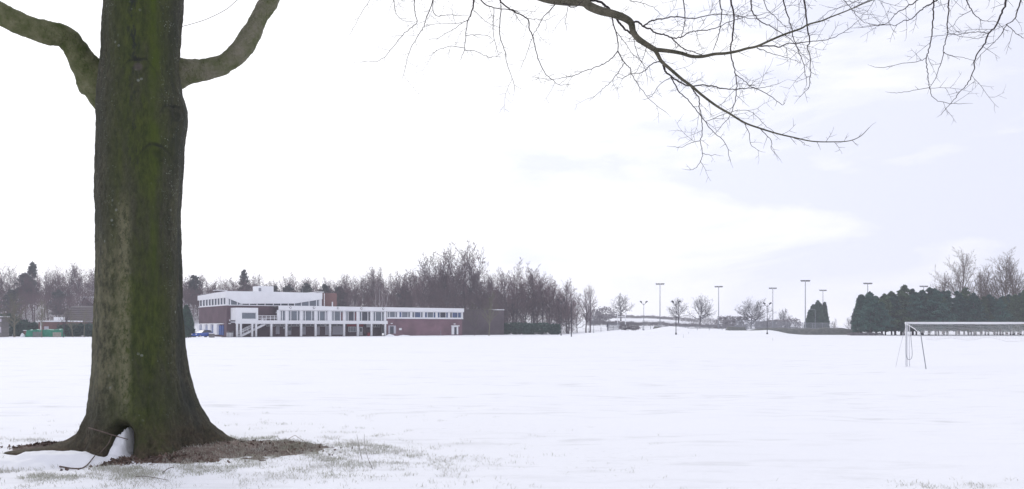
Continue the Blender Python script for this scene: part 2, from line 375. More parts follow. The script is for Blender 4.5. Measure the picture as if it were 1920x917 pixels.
for i, z in enumerate(zs):
    for k in range(NA):
        th = 2 * math.pi * k / NA
        r = trunk_radius(th, z)
        p = Vector((math.cos(th) * 2.2, math.sin(th) * 2.2, z * 0.9))
        low = math.exp(-max(z, 0) / 0.5)
        r += 0.018 * mnoise.fractal(p * 1.6, 0.9, 2.0, 4) + 0.007 * mnoise.noise(Vector((p.x * 5, p.y * 5, p.z * 14))) + low * 0.10 * mnoise.fractal(p * 3.0 + Vector((9, 0, 0)), 0.8, 2.0, 4)
        for (sa, sz, sr) in scars:
            dth = (th - sa + math.pi) % (2 * math.pi) - math.pi
            q = math.hypot(dth * 0.7, (z - sz) * 1.15) / sr * (1 + 0.35 * mnoise.noise(Vector((th * 5, z * 5, sz))))
            if q < 3:
                r += 0.022 * math.exp(-(q - 1) ** 2 * 4) - 0.012 * math.exp(-q * q * 3)
                MARK[i, k] += (0.5 if sz > 5.8 else -0.3) * math.exp(-q ** 4 * 1.5) - 0.28 * math.exp(-(q - 1.3) ** 2 * 7) * (0.5 + mnoise.noise(Vector((th * 7, z * 7, 1))))
                # eyebrow wrinkle above each scar
            if abs(dth) < 0.7 and abs(z - sz) < 0.6 and sr > 0.06:
                yb = sz + 0.15 - 1.0 * dth * dth + 0.05 * mnoise.noise(Vector((th * 4, sz, 3)))
                wv = math.exp(-((z - yb + 0.02 * mnoise.noise(Vector((th * 9, z * 3, 2)))) / 0.026) ** 2) * (1 - abs(dth) / 0.7); r -= 0.02 * wv; MARK[i, k] -= 0.6 * wv
        TV[i, k] = (math.cos(th) * r, math.sin(th) * r, z)
ix = np.arange((len(zs) - 1) * NA); a_ = ix; row = ix // NA; kk = ix % NA
FT = np.stack([row * NA + kk, row * NA + (kk + 1) % NA, (row + 1) * NA + (kk + 1) % NA, (row + 1) * NA + kk], -1)

def bark_mat():
    m = bpy.data.materials.new('beech_bark'); m.use_nodes = True; t = m.node_tree; p = t.nodes['Principled BSDF']; n = t.nodes.new; l = t.links.new
    p.inputs['Roughness'].default_value = 0.85; p.inputs['Specular IOR Level'].default_value = 0.2
    co = n('ShaderNodeTexCoord'); sp = n('ShaderNodeSeparateXYZ'); l(co.outputs['Object'], sp.inputs[0])
    def val(v): return v
    def mth(op, a, b=None, clamp=False):
        q = n('ShaderNodeMath'); q.operation = op; q.use_clamp = clamp
        for i, k in enumerate((a, b)):
            if k is None: continue
            if isinstance(k, (int, float)): q.inputs[i].default_value = k
            else: l(k, q.inputs[i])
        return q.outputs[0]
    def noise(sc, stretch=(1, 1, 1), det=6, rough=0.6, dist=0.0, off=0):
        mpn = n('ShaderNodeMapping'); mpn.inputs['Scale'].default_value = stretch; mpn.inputs['Location'].default_value = (off, off, off); l(co.outputs['Object'], mpn.inputs[0])
        z = n('ShaderNodeTexNoise'); z.inputs['Scale'].default_value = sc; z.inputs['Detail'].default_value = det; z.inputs['Roughness'].default_value = rough; z.inputs['Distortion'].default_value = dist
        l(mpn.outputs[0], z.inputs['Vector']); return z.outputs['Fac']
    def rng(v, a, b, c=0.0, d=1.0):
        q = n('ShaderNodeMapRange'); l(v, q.inputs[0])
        for k, vv in zip(('From Min', 'From Max', 'To Min', 'To Max'), (a, b, c, d)): q.inputs[k].default_value = vv
        return q.outputs[0]
    def mixc(f, a, b):
        q = n('ShaderNodeMixRGB'); l(f, q.inputs[0])
        for i, k in ((1, a), (2, b)):
            if isinstance(k, tuple): q.inputs[i].default_value = (*k, 1)
            else: l(k, q.inputs[i])
        return q.outputs[0]
    x = mth('ADD', sp.outputs[0], mth('MULTIPLY', mth('SUBTRACT', noise(1.3, (1, 1, 0.8), 4, off=3), 0.5), 0.16)); z = sp.outputs[2]
    fine = noise(22, (1, 1, 0.55), 10, 0.78); big = noise(2.2, (1, 1, 0.5), 5, 0.6, 0.3)
    col = mixc(rng(fine, 0.40, 0.60), (0.034, 0.033, 0.023), (0.088, 0.082, 0.055))
    col = mixc(rng(noise(7, (1, 1, 0.7), 8, 0.75, 0.2, 31), 0.50, 0.64, 0, 0.38), col, (0.022, 0.026, 0.021))
    col = mixc(rng(big, 0.42, 0.62, 0, 0.65), col, (0.032, 0.034, 0.021))
    # broad green algae column in the middle of the front, thinning out to both sides
    g1 = mth('MULTIPLY', rng(mth('ABSOLUTE', mth('SUBTRACT', x, 0.02)), 0.20, 0.62, 1, 0), rng(noise(3.0, (1, 1, 0.22), 6, 0.65, 0.4, 5), 0.28, 0.54))
    col = mixc(mth('MULTIPLY', g1, 0.9), col, mixc(rng(noise(13, (1, 1, 0.35), 9, 0.78), 0.41, 0.60), (0.030, 0.042, 0.011), (0.068, 0.082, 0.019)))
    g2 = mth('MULTIPLY', rng(mth('ABSOLUTE', mth('SUBTRACT', x, 0.19)), 0.02, 0.11, 1, 0), rng(z, 1.5, 6.2, 0.1, 0.9))
    col = mixc(mth('MULTIPLY', g2, rng(noise(4, (1, 1, 0.3), 5, 0.6, 0, 2), 0.3, 0.6)), col, (0.060, 0.085, 0.010))
    # pale lichen stripe left of the middle on the lower trunk
    p1 = mth('MULTIPLY', rng(mth('ABSOLUTE', mth('ADD', x, 0.25)), 0.05, 0.14, 1, 0), mth('MULTIPLY', rng(z, 4.4, 3.7, 0, 1), rng(z, 0.5, 1.1, 0, 1)))
    p2 = mth('MULTIPLY', rng(x, -0.34, -0.22, 1, 0), mth('MULTIPLY', rng(z, 3.9, 3.0, 0, 0.9), rng(z, 0.5, 1.3, 0, 1)))
    pal = mth('MAXIMUM', mth('MULTIPLY', p1, rng(noise(16, (1, 1, 0.6), 9, 0.8, 0, 7), 0.42, 0.56)), mth('MULTIPLY', p2, rng(noise(9, (1, 1, 0.5), 9, 0.78, 0, 8), 0.42, 0.60)))
    col = mixc(mth('MULTIPLY', pal, 0.8), col, (0.185, 0.175, 0.105))
    # pale lichen spots
    vo = n('ShaderNodeTexVoronoi'); vo.inputs['Scale'].default_value = 9; l(co.outputs['Object'], vo.inputs['Vector'])
    spots = mth('MULTIPLY', rng(vo.outputs['Distance'], 0.16, 0.24, 1, 0), rng(noise(2.5, (1, 1, 1), 4, 0.6, 0, 11), 0.55, 0.68))
    spots = mth('MULTIPLY', spots, rng(z, 0.3, 1.0))
    col = mixc(mth('MULTIPLY', spots, rng(fine, 0.35, 0.6, 0.1, 0.9)), col, (0.25, 0.27, 0.24))
    # small pale flecks high on the right flank
    v2 = n('ShaderNodeTexVoronoi'); v2.inputs['Scale'].default_value = 26; l(co.outputs['Object'], v2.inputs['Vector'])
    fl = mth('MULTIPLY', rng(v2.outputs['Distance'], 0.20, 0.30, 1, 0), rng(noise(6, (1, 1, 1), 5, 0.7, 0, 41), 0.50, 0.60))
    fl = mth('MULTIPLY', fl, mth('MAXIMUM', rng(x, 0.24, 0.40), mth('MULTIPLY', rng(x, -0.30, -0.42), 0.6)))
    col = mixc(mth('MULTIPLY', fl, rng(z, 0.8, 5.5, 0.25, 0.8)), col, (0.24, 0.26, 0.21))
    # dark tar-like runs
    dk = mth('MULTIPLY', rng(mth('ABSOLUTE', mth('ADD', x, 0.10)), 0.02, 0.13, 1, 0), mth('MULTIPLY', rng(z, 4.2, 4.7), rng(noise(11, (1, 1, 0.4), 7, 0.7, 0, 13), 0.52, 0.60)))
    dk2 = mth('MULTIPLY', rng(x, 0.35, 0.5), rng(noise(3.0, (1, 1, 0.18), 6, 0.65, 0, 17), 0.42, 0.6))
    col = mixc(mth('MULTIPLY', mth('MAXIMUM', dk, mth('MULTIPLY', dk2, 0.7)), 0.85), col, (0.022, 0.026, 0.024))
    at_ = n('ShaderNodeAttribute'); at_.attribute_name = 'bark_scar'; mk = at_.outputs['Fac']
    col = mixc(mth('MULTIPLY', rng(mk, 0.05, 0.5), 0.75), col, (0.105, 0.088, 0.078))
    col = mixc(mth('MULTIPLY', rng(mk, -0.05, -0.6), 0.85), col, (0.017, 0.018, 0.016))
    # earthy foot
    col = mixc(mth('MULTIPLY', rng(z, 0.1, 0.75, 0.85, 0), rng(noise(5, (1, 1, 1), 6, 0.7, 0, 21), 0.3, 0.6)), col, mixc(rng(fine, 0.35, 0.65), (0.045, 0.032, 0.024), (0.13, 0.10, 0.065)))
    l(col, p.inputs['Base Color'])
    b = n('ShaderNodeBump'); b.inputs['Strength'].default_value = 0.9; b.inputs['Distance'].default_value = 0.04
    hsum = mth('ADD', mth('MULTIPLY', fine, 0.5), mth('ADD', mth('MULTIPLY', noise(40, (1, 1, 0.6), 6, 0.7), 0.3), mth('MULTIPLY', noise(9, (0.5, 0.5, 3.5), 4, 0.6), 0.25)))
    l(hsum, b.inputs['Height']); l(b.outputs[0], p.inputs['Normal'])
    return m
M['bark'] = bark_mat()
def limb_mat():
    return mat('mossy_limb_bark', (0.175, 0.17, 0.095), 0.85, scale=5, col2=(0.055, 0.072, 0.016), bump=1.0, bscale=22, spec=0.2)
M['limb'] = limb_mat()
M['limb_grey'] = mat('grey_limb_bark', (0.21, 0.19, 0.145), 0.85, scale=3.2, col2=(0.075, 0.092, 0.028), bump=1.0, bscale=22, spec=0.2)
M['bough'] = mat('bough_bark', (0.145, 0.13, 0.095), 0.85, scale=7, col2=(0.06, 0.058, 0.038), bump=0.7, bscale=25, spec=0.2)
tme = mesh_np('trunk', TV.reshape(-1, 3), FT, True); tme.attributes.new('bark_scar', 'FLOAT', 'POINT').data.foreach_set('value', MARK.ravel())
trunk = link('trunk', tme, M['bark'], beech); trunk.rotation_euler = (0, 0, TA)

def catmull(pts, n=6):
    pts = [Vector(p) for p in pts]; P = [pts[0] * 2 - pts[1]] + pts + [pts[-1] * 2 - pts[-2]]; o = []
    for i in range(1, len(P) - 2):
        for k in range(n):
            t = k / n; a, b, c, d = P[i - 1], P[i], P[i + 1], P[i + 2]
            o.append(0.5 * ((2 * b) + (c - a) * t + (2 * a - 5 * b + 4 * c - d) * t * t + (3 * b - a - 3 * c + d) * t ** 3))
    o.append(pts[-1]); return o
def limb(name, m, px, widths, y0, y1, seed, tail):
    "a thick limb through photo points, from depth y0 to y1, carried on past the frame by tail"
    pts = []; n_ = len(px)
    for i, (x, y) in enumerate(px):
        Yd = y0 + (y1 - y0) * i / (n_ - 1); v = at(x, y, Yd) - Vector((TX, TD, 0)); v = Vector((*v, widths[i] * Yd / F / 2)) ; pts.append(v)
    for t in tail: pts.append(Vector(t))
    sp = catmull(pts, 9); mb = MB(); P = [Vector(q[:3]) for q in sp]; rr = [max(q[3], 0.01) for q in sp]
    mb.tube(P, rr, 28); ob = mb.build(name, m, beech, True)
    for v in ob.data.vertices:
        q = v.co; 
        i = min(range(len(P)), key=lambda j: (P[j] - q).length_squared)
        dirn = (q - P[i]); 
        if dirn.length > 1e-4:
            v.co = q + dirn.normalized() * rr[i] * (0.13 * mnoise.fractal(q * 3.2 + Vector((seed, 0, 0)), 0.8, 2, 5) + 0.07 * mnoise.noise(q * 11) + 0.03 * mnoise.noise(q * 30))
    return ob
# left limb: up and out of the frame to the left; right limb: swings out and up
limb('limb', M['limb'], [(230, 205), (187, 153), (161, 120), (140, 88), (118, 66), (84, 61), (44, 47), (0, 24), (-60, -10)], [74, 76, 52, 43, 41, 43, 42, 40, 38], 13.85, 12.4, 3,
     [(-3.4, -1.6, 8.6, .15), (-4.4, -2.0, 9.8, .12), (-5.2, -2.6, 11.4, .08)])
limb('limb', M['limb_grey'], [(300, 146), (342, 136), (380, 132), (419, 120), (449, 97), (471, 65), (484, 36), (502, 8), (530, -40)], [66, 50, 40, 35, 37, 35, 30, 33, 28], 13.80, 14.3, 31,
     [(2.75, 0.9, 9.2, .10), (3.2, 1.2, 10.8, .07), (3.4, 1.5, 12.4, .04)])

# overhead boughs and hanging branches; depth falls off gently to the right as the crown leans to the camera
def fy(px): return 12.6 - (px - 640) / 1300 * 2.7
def bpt(x, y, dy=0.0): return at(x, y, fy(x) + dy) - Vector((TX, TD, 0))
br = []   # (points, width at start, width at end in photo px, depth drift at the tip, twig density)
def B(pts, w0, w1, dy=0.0, tw=1.0): br.append((pts, w0, w1, dy, tw))
main = [(560, -160), (700, -120), (850, -70), (960, -30), (1020, -6), (1060, 1), (1093, 3), (1106, 12), (1125, 20), (1147, 25.5), (1169, 33), (1183, 43), (1187, 59), (1196, 72), (1213, 84), (1228, 93)]
B(main, 26, 9.5, 0, 0.25)
B([(1228, 93), (1256, 96), (1278, 100), (1296, 105.5), (1317, 106), (1339, 101.5), (1361, 100), (1383, 96), (1400, 91), (1419, 87), (1446, 75), (1472, 64), (1502, 53.5), (1515, 46), (1541, 39), (1555, 33), (1581, 23), (1598, 16), (1631, 2), (1660, -8)], 8, 1.4, -0.5, 1.3)
B([(1228, 93), (1234.5, 105), (1241, 116), (1256, 129), (1278, 148), (1296, 161), (1317, 179), (1344, 199), (1368, 213), (1396, 230), (1425, 240.6), (1459, 251), (1487, 257.4), (1523, 265), (1564, 266), (1593, 264), (1614, 255), (1630, 239)], 8, 0.9, -0.7, 1.0)
B([(1147, 27), (1150, 46), (1155, 60), (1158, 76), (1158, 95), (1141, 114.5), (1119, 125), (1095, 133), (1077, 141), (1060, 144), (1037, 149), (1004, 145)], 2.8, 0.8, 0.6, 0.8)
B([(1158, 95), (1171, 118), (1181, 127.6), (1184, 138.5), (1195, 156), (1208, 174), (1221, 190), (1249, 211)], 2.2, 0.8, 0.7, 1.0)
B([(1171, 118), (1158, 137), (1145, 154), (1130, 167), (1112, 184)], 1.6, 0.8, 0.5, .9)
B([(1060, 1), (1095, 0), (1121, 2), (1136, 11), (1147, 22), (1156, 36), (1167, 50), (1182, 62), (1192, 70)], 5, 3.5, 0.15, 0.6)
B([(1184, 43), (1197, 41), (1206, 50), (1221, 55.6), (1230, 62), (1247, 65.4), (1261, 71.5), (1278, 69), (1289, 63), (1300, 58.5), (1322, 57), (1343, 53), (1365, 42), (1395, 33)], 4, 1.2, -0.6, 1.3)
B([(1260, 72), (1274, 86), (1291, 95), (1317, 103)], 2.4, 1.5, -0.3, 1.0)
B([(1206, 49), (1224, 38), (1243, 35), (1269, 31.6), (1291, 35), (1313, 33), (1335, 28), (1376, 28), (1400, 31), (1432, 26)], 3, 0.9, -0.7, 1.2)
B([(1362, -70), (1370, 0), (1376, 28), (1374, 63), (1370, 92), (1374, 118), (1379.5, 140), (1381, 167), (1377, 195), (1368, 218), (1358, 230), (1341, 251)], 4, 0.8, -0.3, 1.0)
B([(1400, -70), (1408, 0), (1410.5, 22), (1427, 41.5), (1445, 49), (1465, 62), (1485, 76), (1502, 99), (1515, 111)], 3.2, 0.8, -0.4, 1.1)
B([(1500, -80), (1508.7, 0), (1511, 26), (1515, 59), (1518, 76), (1514, 89.5), (1519.6, 113), (1518.5, 148), (1515, 166), (1498, 183)], 4, 0.8, -0.2, 1.0)
B([(1455, -60), (1468, 0), (1474, 20), (1482, 46), (1488, 72), (1495.6, 92), (1506, 118), (1511, 144), (1513, 161)], 3, 0.8, 0.3, 1.0)
B([(1419, 87), (1443, 86), (1461, 88), (1474, 83), (1500, 80), (1520, 78), (1546, 75), (1572, 66), (1594, 52), (1608, 39)], 2.8, 0.8, 0.3, 1.0)
B([(1419, 90), (1440, 98), (1457, 103), (1475, 108), (1493, 114)], 1.5, 0.7, 0.2, .8)
B([(1272, -60), (1281, 0), (1284.6, 33), (1282, 52), (1278, 68)], 2.6, 1.2, 0, 1.0)
B([(1345, -60), (1350, 0), (1353, 24), (1350, 52), (1348, 65), (1337, 94)], 2.8, 1.2, 0.1, 1.2)
B([(1243, 122), (1248, 133), (1258, 144), (1276, 155), (1296, 161), (1322, 160), (1343, 163.6), (1361, 167), (1383, 167.5), (1408, 165), (1430, 171), (1449, 184), (1466, 196), (1472, 193)], 4, 0.8, -0.3, 1.1)
B([(1241, 116), (1230, 117), (1217, 124), (1210, 132), (1200, 137), (1184, 138.5), (1178, 141), (1167, 147), (1157, 144)], 2.4, 0.8, 0.5, 1.0)
B([(1257.5, 145), (1272, 170), (1288, 187), (1308, 208), (1322, 228.6), (1341, 251), (1355.7, 263), (1365, 281), (1369, 303)], 2.4, 0.8, -0.6, 0.9)
B([(1296, 163), (1305, 176), (1311, 185.5), (1311, 199), (1315, 217), (1317, 236), (1316, 255), (1313, 264), (1317, 287), (1312, 305), (1303, 316), (1292, 318.7)], 2.6, 0.8, 0.4, 0.9)
B([(1313, 264), (1296, 268), (1279, 275), (1262, 275)], 1.2, 0.7, 0.2, 0.5)
B([(1317, 287), (1329, 291), (1344, 290)], 1.0, 0.7, 0.1, 0.5)
B([(1396, 231), (1404, 250), (1408, 271), (1424, 284)], 1.5, 0.7, 0.3, 0.6)
B([(1426, 242), (1446, 264), (1446, 279), (1460, 295)], 1.5, 0.7, -0.2, 0.7)
B([(1487, 257), (1502, 265), (1511, 272)], 1.0, 0.7, 0, 0.4)
B([(1380, 140), (1395, 151), (1412, 165), (1438, 163), (1463, 155)], 1.8, 0.7, -0.2, 1.2)
B([(1322, 228), (1340, 222), (1365, 211), (1388, 207), (1412, 212), (1432, 232), (1449, 246)], 1.2, 0.7, -0.3, 0.8)
B([(1258, 145), (1238, 158), (1222, 180), (1206, 187)], 1.4, 0.7, 0.4, 0.9)
B([(1187, 50), (1190, 80), (1197, 105), (1208, 125), (1215, 152)], 1.6, 0.7, 0.5, 1.3)
B([(1156, 60), (1172, 80), (1185, 100), (1198, 112), (1213, 128)], 1.3, 0.7, 0.8, 1.3)
B([(1213, 84), (1208, 102), (1200, 122), (1190, 140)], 1.3, 0.7, 0.2, 1.2)
# left of the bough
B([(880, -62), (888, 0), (882.5, 27), (877.4, 38), (874, 57), (871, 91), (864, 110.6)], 4, 0.9, 0.2, 1.2)
B([(877.4, 38), (867, 43), (844, 58), (821.5, 71), (804.5, 74)], 1.5, 0.7, 0.4, 0.8)
B([(867, 43), (850, 44), (821, 45), (802, 47)], 1.1, 0.7, 0.3, 0.7)
B([(871, 90), (847, 87), (824, 92), (810, 101)], 1.2, 0.7, 0.3, 0.7)
B([(871, 94), (890, 96.4), (912, 105.5), (933, 106)], 1.2, 0.7, -0.3, 0.7)
B([(872.5, 66.6), (895, 65), (916.5, 68), (924, 74)], 1.1, 0.7, -0.2, 0.7)
B([(888, 20), (905, 35), (916, 44), (936, 50)], 1.1, 0.7, -0.2, 0.8)
B([(768, -92), (776, 0), (778.4, 25.5), (781, 43.4), (759, 62), (739, 85), (722, 106), (702, 115.7), (682.5, 116)], 2.2, 0.6, 0.5, 0.9)
B([(825, -80), (811.6, 0), (799, 34), (797, 44), (791.7, 55), (775, 82), (765, 105), (759, 133), (755, 146)], 2.4, 0.6, 0.3, 0.9)
B([(812, -2), (815, 28), (838.5, 28), (864, 30)], 1.6, 0.8, 0.2, 0.7)
B([(730, -110), (739, 0), (741.5, 21), (753, 37), (773, 41)], 1.6, 0.7, 0.2, 0.9)
B([(705, -110), (700, -20), (680, 20), (664, 50), (655, 66)], 1.2, 0.6, 0.4, 0.5)
B([(860, -72), (902, 0), (926, 14), (960, 18.4), (975, 24)], 3, 1.2, 0, 0.8)
B([(915, -50), (938, 0), (941, 6), (963, 21), (989, 35.5), (991.7, 51), (999, 68), (1003, 88), (1009, 110), (1023, 139), (1037, 150), (1048, 159), (1067, 158)], 3.8, 0.8, 0.1, 0.9)
B([(939, 8), (937, 66), (948, 99), (950.5, 119), (963, 153), (965, 169)], 2, 0.7, 0.3, 0.9)
B([(926, 14), (925, 62), (931, 88), (935, 102)], 1.4, 0.7, 0.2, 0.9)
B([(1046, 1), (1043, 6), (1020, 31), (1009, 51), (999, 68), (989, 96), (977, 126)], 2, 0.7, 0.3, 0.8)
B([(1030, -4), (1046, 4), (1063, 8.5), (1071, 13.6), (1082, 11), (1090, 4)], 2.5, 1.6, -0.1, 0.7)
B([(1065, 12), (1060, 37), (1063, 54)], 1.1, 0.7, 0.1, 1.0)
B([(989, 35), (1005, 36), (1022, 37), (1040, 30)], 1.1, 0.7, -0.2, 0.9)
B([(963, 21), (972, 36), (980, 46)], 1.1, 0.7, -0.2, 0.9)
# right-hand hangers
B([(1800, -40), (1755, 1), (1735, 12.5), (1720, 26), (1708, 36), (1694, 39), (1680, 47.6), (1658, 46), (1609, 52.7)], 3.2, 0.8, 0.3, 0.9)
B([(1760, -40), (1719, 2.5), (1703, 10), (1695, 17.6), (1680, 25), (1668, 40), (1655, 46), (1630, 48)], 2.8, 0.8, -0.2, 0.9)
B([(1752, -60), (1751, 5), (1750, 30), (1748.5, 55), (1745.5, 75), (1742, 93), (1737, 108), (1739, 130), (1740.5, 150), (1744, 165), (1747.5, 180), (1763, 190.6), (1793, 195), (1808, 193.6)], 3, 0.7, 0.1, 0.7)
B([(1737, 108), (1723, 115), (1693, 119), (1650, 126.6), (1635, 123)], 1.3, 0.7, 0.5, 0.35)
B([(1743, 164), (1718, 168), (1690, 173.5), (1670, 174)], 1.1, 0.7, 0.3, 0.3)
B([(1776, -60), (1778, 0), (1778.6, 20), (1776, 50), (1777, 60), (1770.6, 83), (1769, 98), (1764, 118), (1755, 145), (1744, 162)], 3.2, 0.8, -0.3, 0.7)
B([(1769, 98), (1780, 103), (1806, 108), (1827, 114)], 1.1, 0.7, -0.2, 0.5)
B([(1777, 60), (1800, 68), (1830, 72), (1850, 68)], 1.1, 0.7, -0.2, 0.7)
B([(1886, -60), (1885, 0), (1885, 10), (1878, 24), (1866, 51), (1853, 63), (1846, 84), (1836, 95), (1827, 115), (1827, 128), (1819, 149), (1811, 160), (1798, 174), (1789, 187), (1771, 207), (1764, 215)], 4.4, 0.8, -0.2, 0.7)
B([(1925, -60), (1915, 0), (1908, 19), (1901, 37.6), (1888, 46), (1881, 59), (1868, 76), (1853, 89), (1831, 112)], 3.2, 0.8, 0.4, 0.9)
B([(1805, -50), (1813, 0), (1822, 19), (1831, 31), (1846, 39), (1868, 40)], 2.6, 0.8, 0.3, 1.0)
B([(1822, 19), (1798, 32.6), (1790, 46), (1778, 53)], 1.2, 0.7, 0.2, 0.8)
B([(1853, 62), (1828, 60), (1800, 64), (1746, 68)], 1.6, 0.7, 0.2, 0.9)
B([(1888, 46), (1905, 62), (1920, 72), (1938, 76)], 1.4, 0.8, 0.2, 1.0)
B([(1640, -40), (1650, -10), (1600, 14), (1610, 24), (1637, 28)], 1.6, 0.7, 0.1, 0.9)
B([(1581, 0), (1598, 18), (1612, 35), (1630, 45), (1655, 46)], 1.3, 0.7, 0.2, 0.8)
B([(1690, -60), (1640, -20), (1600, 5), (1560, 20), (1535, 36)], 1.6, 0.7, 0.2, 0.9)
B([(1250, -50), (1205, -14), (1180, 0), (1205, 6), (1225, 14), (1240, 28)], 1.6, 0.8, 0.2, 1.0)
B([(1420, -50), (1435, 10), (1455, 32), (1470, 48), (1480, 52)], 1.6, 0.8, 0.3, 1.0)
B([(1380, 30), (1405, 34), (1430, 34), (1448, 24), (1465, 10)], 1.3, 0.7, 0.3, 1.0)
# boughs above the frame that carry the hanging branches
B([(300, -300), (480, -255), (700, -150), (900, -72), (1150, -66), (1400, -72), (1650, -62), (1800, -42)], 24, 4, 0.0, 0)
B([(320, -420), (700, -330), (1200, -190), (1500, -120), (1750, -72), (1960, -62), (2080, -30)], 24, 3, 0.2, 0)

def hang(entry, rng):
    pts, w0, w1, dy, tw = entry
    n_ = len(pts); P = []
    for i, (x, y) in enumerate(pts):
        t = i / (n_ - 1); P.append(Vector((*bpt(x, y, dy * t), (w0 + (w1 - w0) * t ** 0.7) * fy(x) / F / 2)))
    sp = catmull(P, 5)
    C3 = [Vector(q[:3]) for q in sp]; RR = [max(q[3], 0.0016) for q in sp]
    for i in range(1, len(C3)):                                 # slight knuckles between buds
        if w0 < 8: C3[i] += Vector((rng.gauss(0, 1), rng.gauss(0, 1), rng.gauss(0, 1))) * 0.004
    mb = MB(); mb.tube(C3, RR, 10 if w0 > 5 else 6)
    segs = []
    def twig(p, d, Ln, r, lvl):
        step = 0.055 if lvl == 1 else 0.035
        k = max(2, int(Ln / step)); q = p; side = rng.choice((-1, 1))
        curl = Vector((rng.gauss(0, .1), rng.gauss(0, .1), rng.uniform(-0.02, 0.14)))
        for i in range(k):
            d = (d + curl * 0.35 + Vector((rng.gauss(0, 1), rng.gauss(0, 1), rng.gauss(0, 1))) * 0.11).normalized()
            e = q + d * (Ln / k); ra = r * (1 - 0.55 * i / k); rb = r * (1 - 0.55 * (i + 1) / k)
            segs.append((q, e, ra, rb)); q = e
            if lvl < 3 and i < k - 1 and rng.random() < (0.62 if lvl == 1 else 0.42):
                ax = d.cross(Vector((rng.gauss(0, .4), 1, rng.gauss(0, .4)))).normalized(); side = -side
                dd = (d * math.cos(0.85) + ax * math.sin(0.85) * side).normalized()
                twig(q, dd, Ln * rng.uniform(0.18, 0.5), r * 0.72, lvl + 1)
    if tw > 0:
        acc = 0; side = 1; nxt = rng.uniform(0.05, 0.12)
        tot = sum((C3[i] - C3[i - 1]).length for i in range(1, len(C3)))
        for i in range(2, len(C3) - 1):
            acc += (C3[i] - C3[i - 1]).length
            yy = HY - (C3[i].z - HC) * F / (C3[i].y + TD)
            if yy < -25: continue
            while acc > nxt:
                nxt += rng.uniform(0.07, 0.20) / tw
                d = (C3[i + 1] - C3[i - 1]).normalized(); side = -side
                ax = d.cross(Vector((rng.gauss(0, .5), 1, rng.gauss(0, .5)))).normalized()
                an = rng.uniform(0.6, 1.15); dd = (d * math.cos(an) + ax * math.sin(an) * side).normalized()
                twig(C3[i], dd, rng.choice((0.07, 0.10, 0.13, 0.20, 0.30, 0.46)) * rng.uniform(0.7, 1.25), min(0.0029, RR[i] * 0.75), 1 if rng.random() < .75 else 2)
        twig(C3[-1], (C3[-1] - C3[-2]).normalized(), 0.1, 0.0022, 3)
    return mb, segs
rng_t = random.Random(21)
for i, e in enumerate(br):
    mb, segs = hang(e, rng_t)
    big = e[1] > 7.5
    me_name = 'bough' if big else 'branch'
    ob = mb.build(me_name, M['bough'] if big else M['twig'], beech, True)
    if segs:
        tg = link('twigs', seg_mesh('twigs', segs, 4), M['twig'], ob); tag(tg, kind='stuff')
# faint twig between trunk and right limb
mb = MB(); P = [at(x, y, 13.0) - Vector((TX, TD, 0)) for x, y in ((520, -60), (480, -22), (445, 0), (425, 17), (392, 34), (366, 43), (340, 50))]
mb.tube(catmull(P, 4), 0.0045, 5); mb.build('branch', M['twig'], beech, True)

# ---- ground round its foot: bare earth mound, snow drift, litter, grass
def sheet(name, x0, x1, y0, y1, st, hf, m, kind):
    a = np.arange(x0, x1, st); b = np.arange(y0, y1, st); Xs, Ys = np.meshgrid(a, b); Zs = hf(Xs, Ys)
    n0 = len(a); q = (np.arange(len(b) - 1)[:, None] * n0 + np.arange(n0 - 1)[None, :]).reshape(-1, 1)
    FF = q + np.array([[0, 1, n0 + 1, n0]])
    lift = (Zs - gz(Xs, Ys)).ravel(); keep = (lift[FF] > -0.03).any(axis=1)
    o = link(name, mesh_np(name, np.stack([Xs, Ys, Zs], -1).reshape(-1, 3), FF[keep], True), m); tag(o, kind=kind); return o
def nz2(Xs, Ys, sc, seed, oc=4):
    f = np.vectorize(lambda u, v: mnoise.fractal(Vector((u * sc, v * sc, seed)), 0.8, 2.0, oc)); return f(Xs, Ys)
def ell(Xs, Ys, cx, cy, rx, ry): return 1 - np.sqrt(((Xs - cx) / rx) ** 2 + ((Ys - cy) / ry) ** 2)
def soil_h(Xs, Ys):
    m = np.maximum(ell(Xs, Ys, TX + 0.65, TD - 0.2, 1.7, 1.35), ell(Xs, Ys, TX + 1.65, TD + 0.1, 1.55, 1.15))
    m = np.maximum(m, ell(Xs, Ys, TX - 1.35, TD + 0.45, 1.35, 0.36))
    m = m + 0.22 * nz2(Xs, Ys, 1.7, 3.0) + 0.13 * nz2(Xs, Ys, 6, 8.0)
    return gz(Xs, Ys) - 0.02 + 0.16 * np.clip(m, -0.4, 0.8) + 0.018 * nz2(Xs, Ys, 9, 5.0)
sheet('bare_soil', TX - 3.2, TX + 4.0, TD - 1.9, TD + 1.5, 0.03, soil_h, M['soil'], 'structure')
HX, HYY = TX + math.cos(HOL + TA) * 0.66, TD + math.sin(HOL + TA) * 0.66
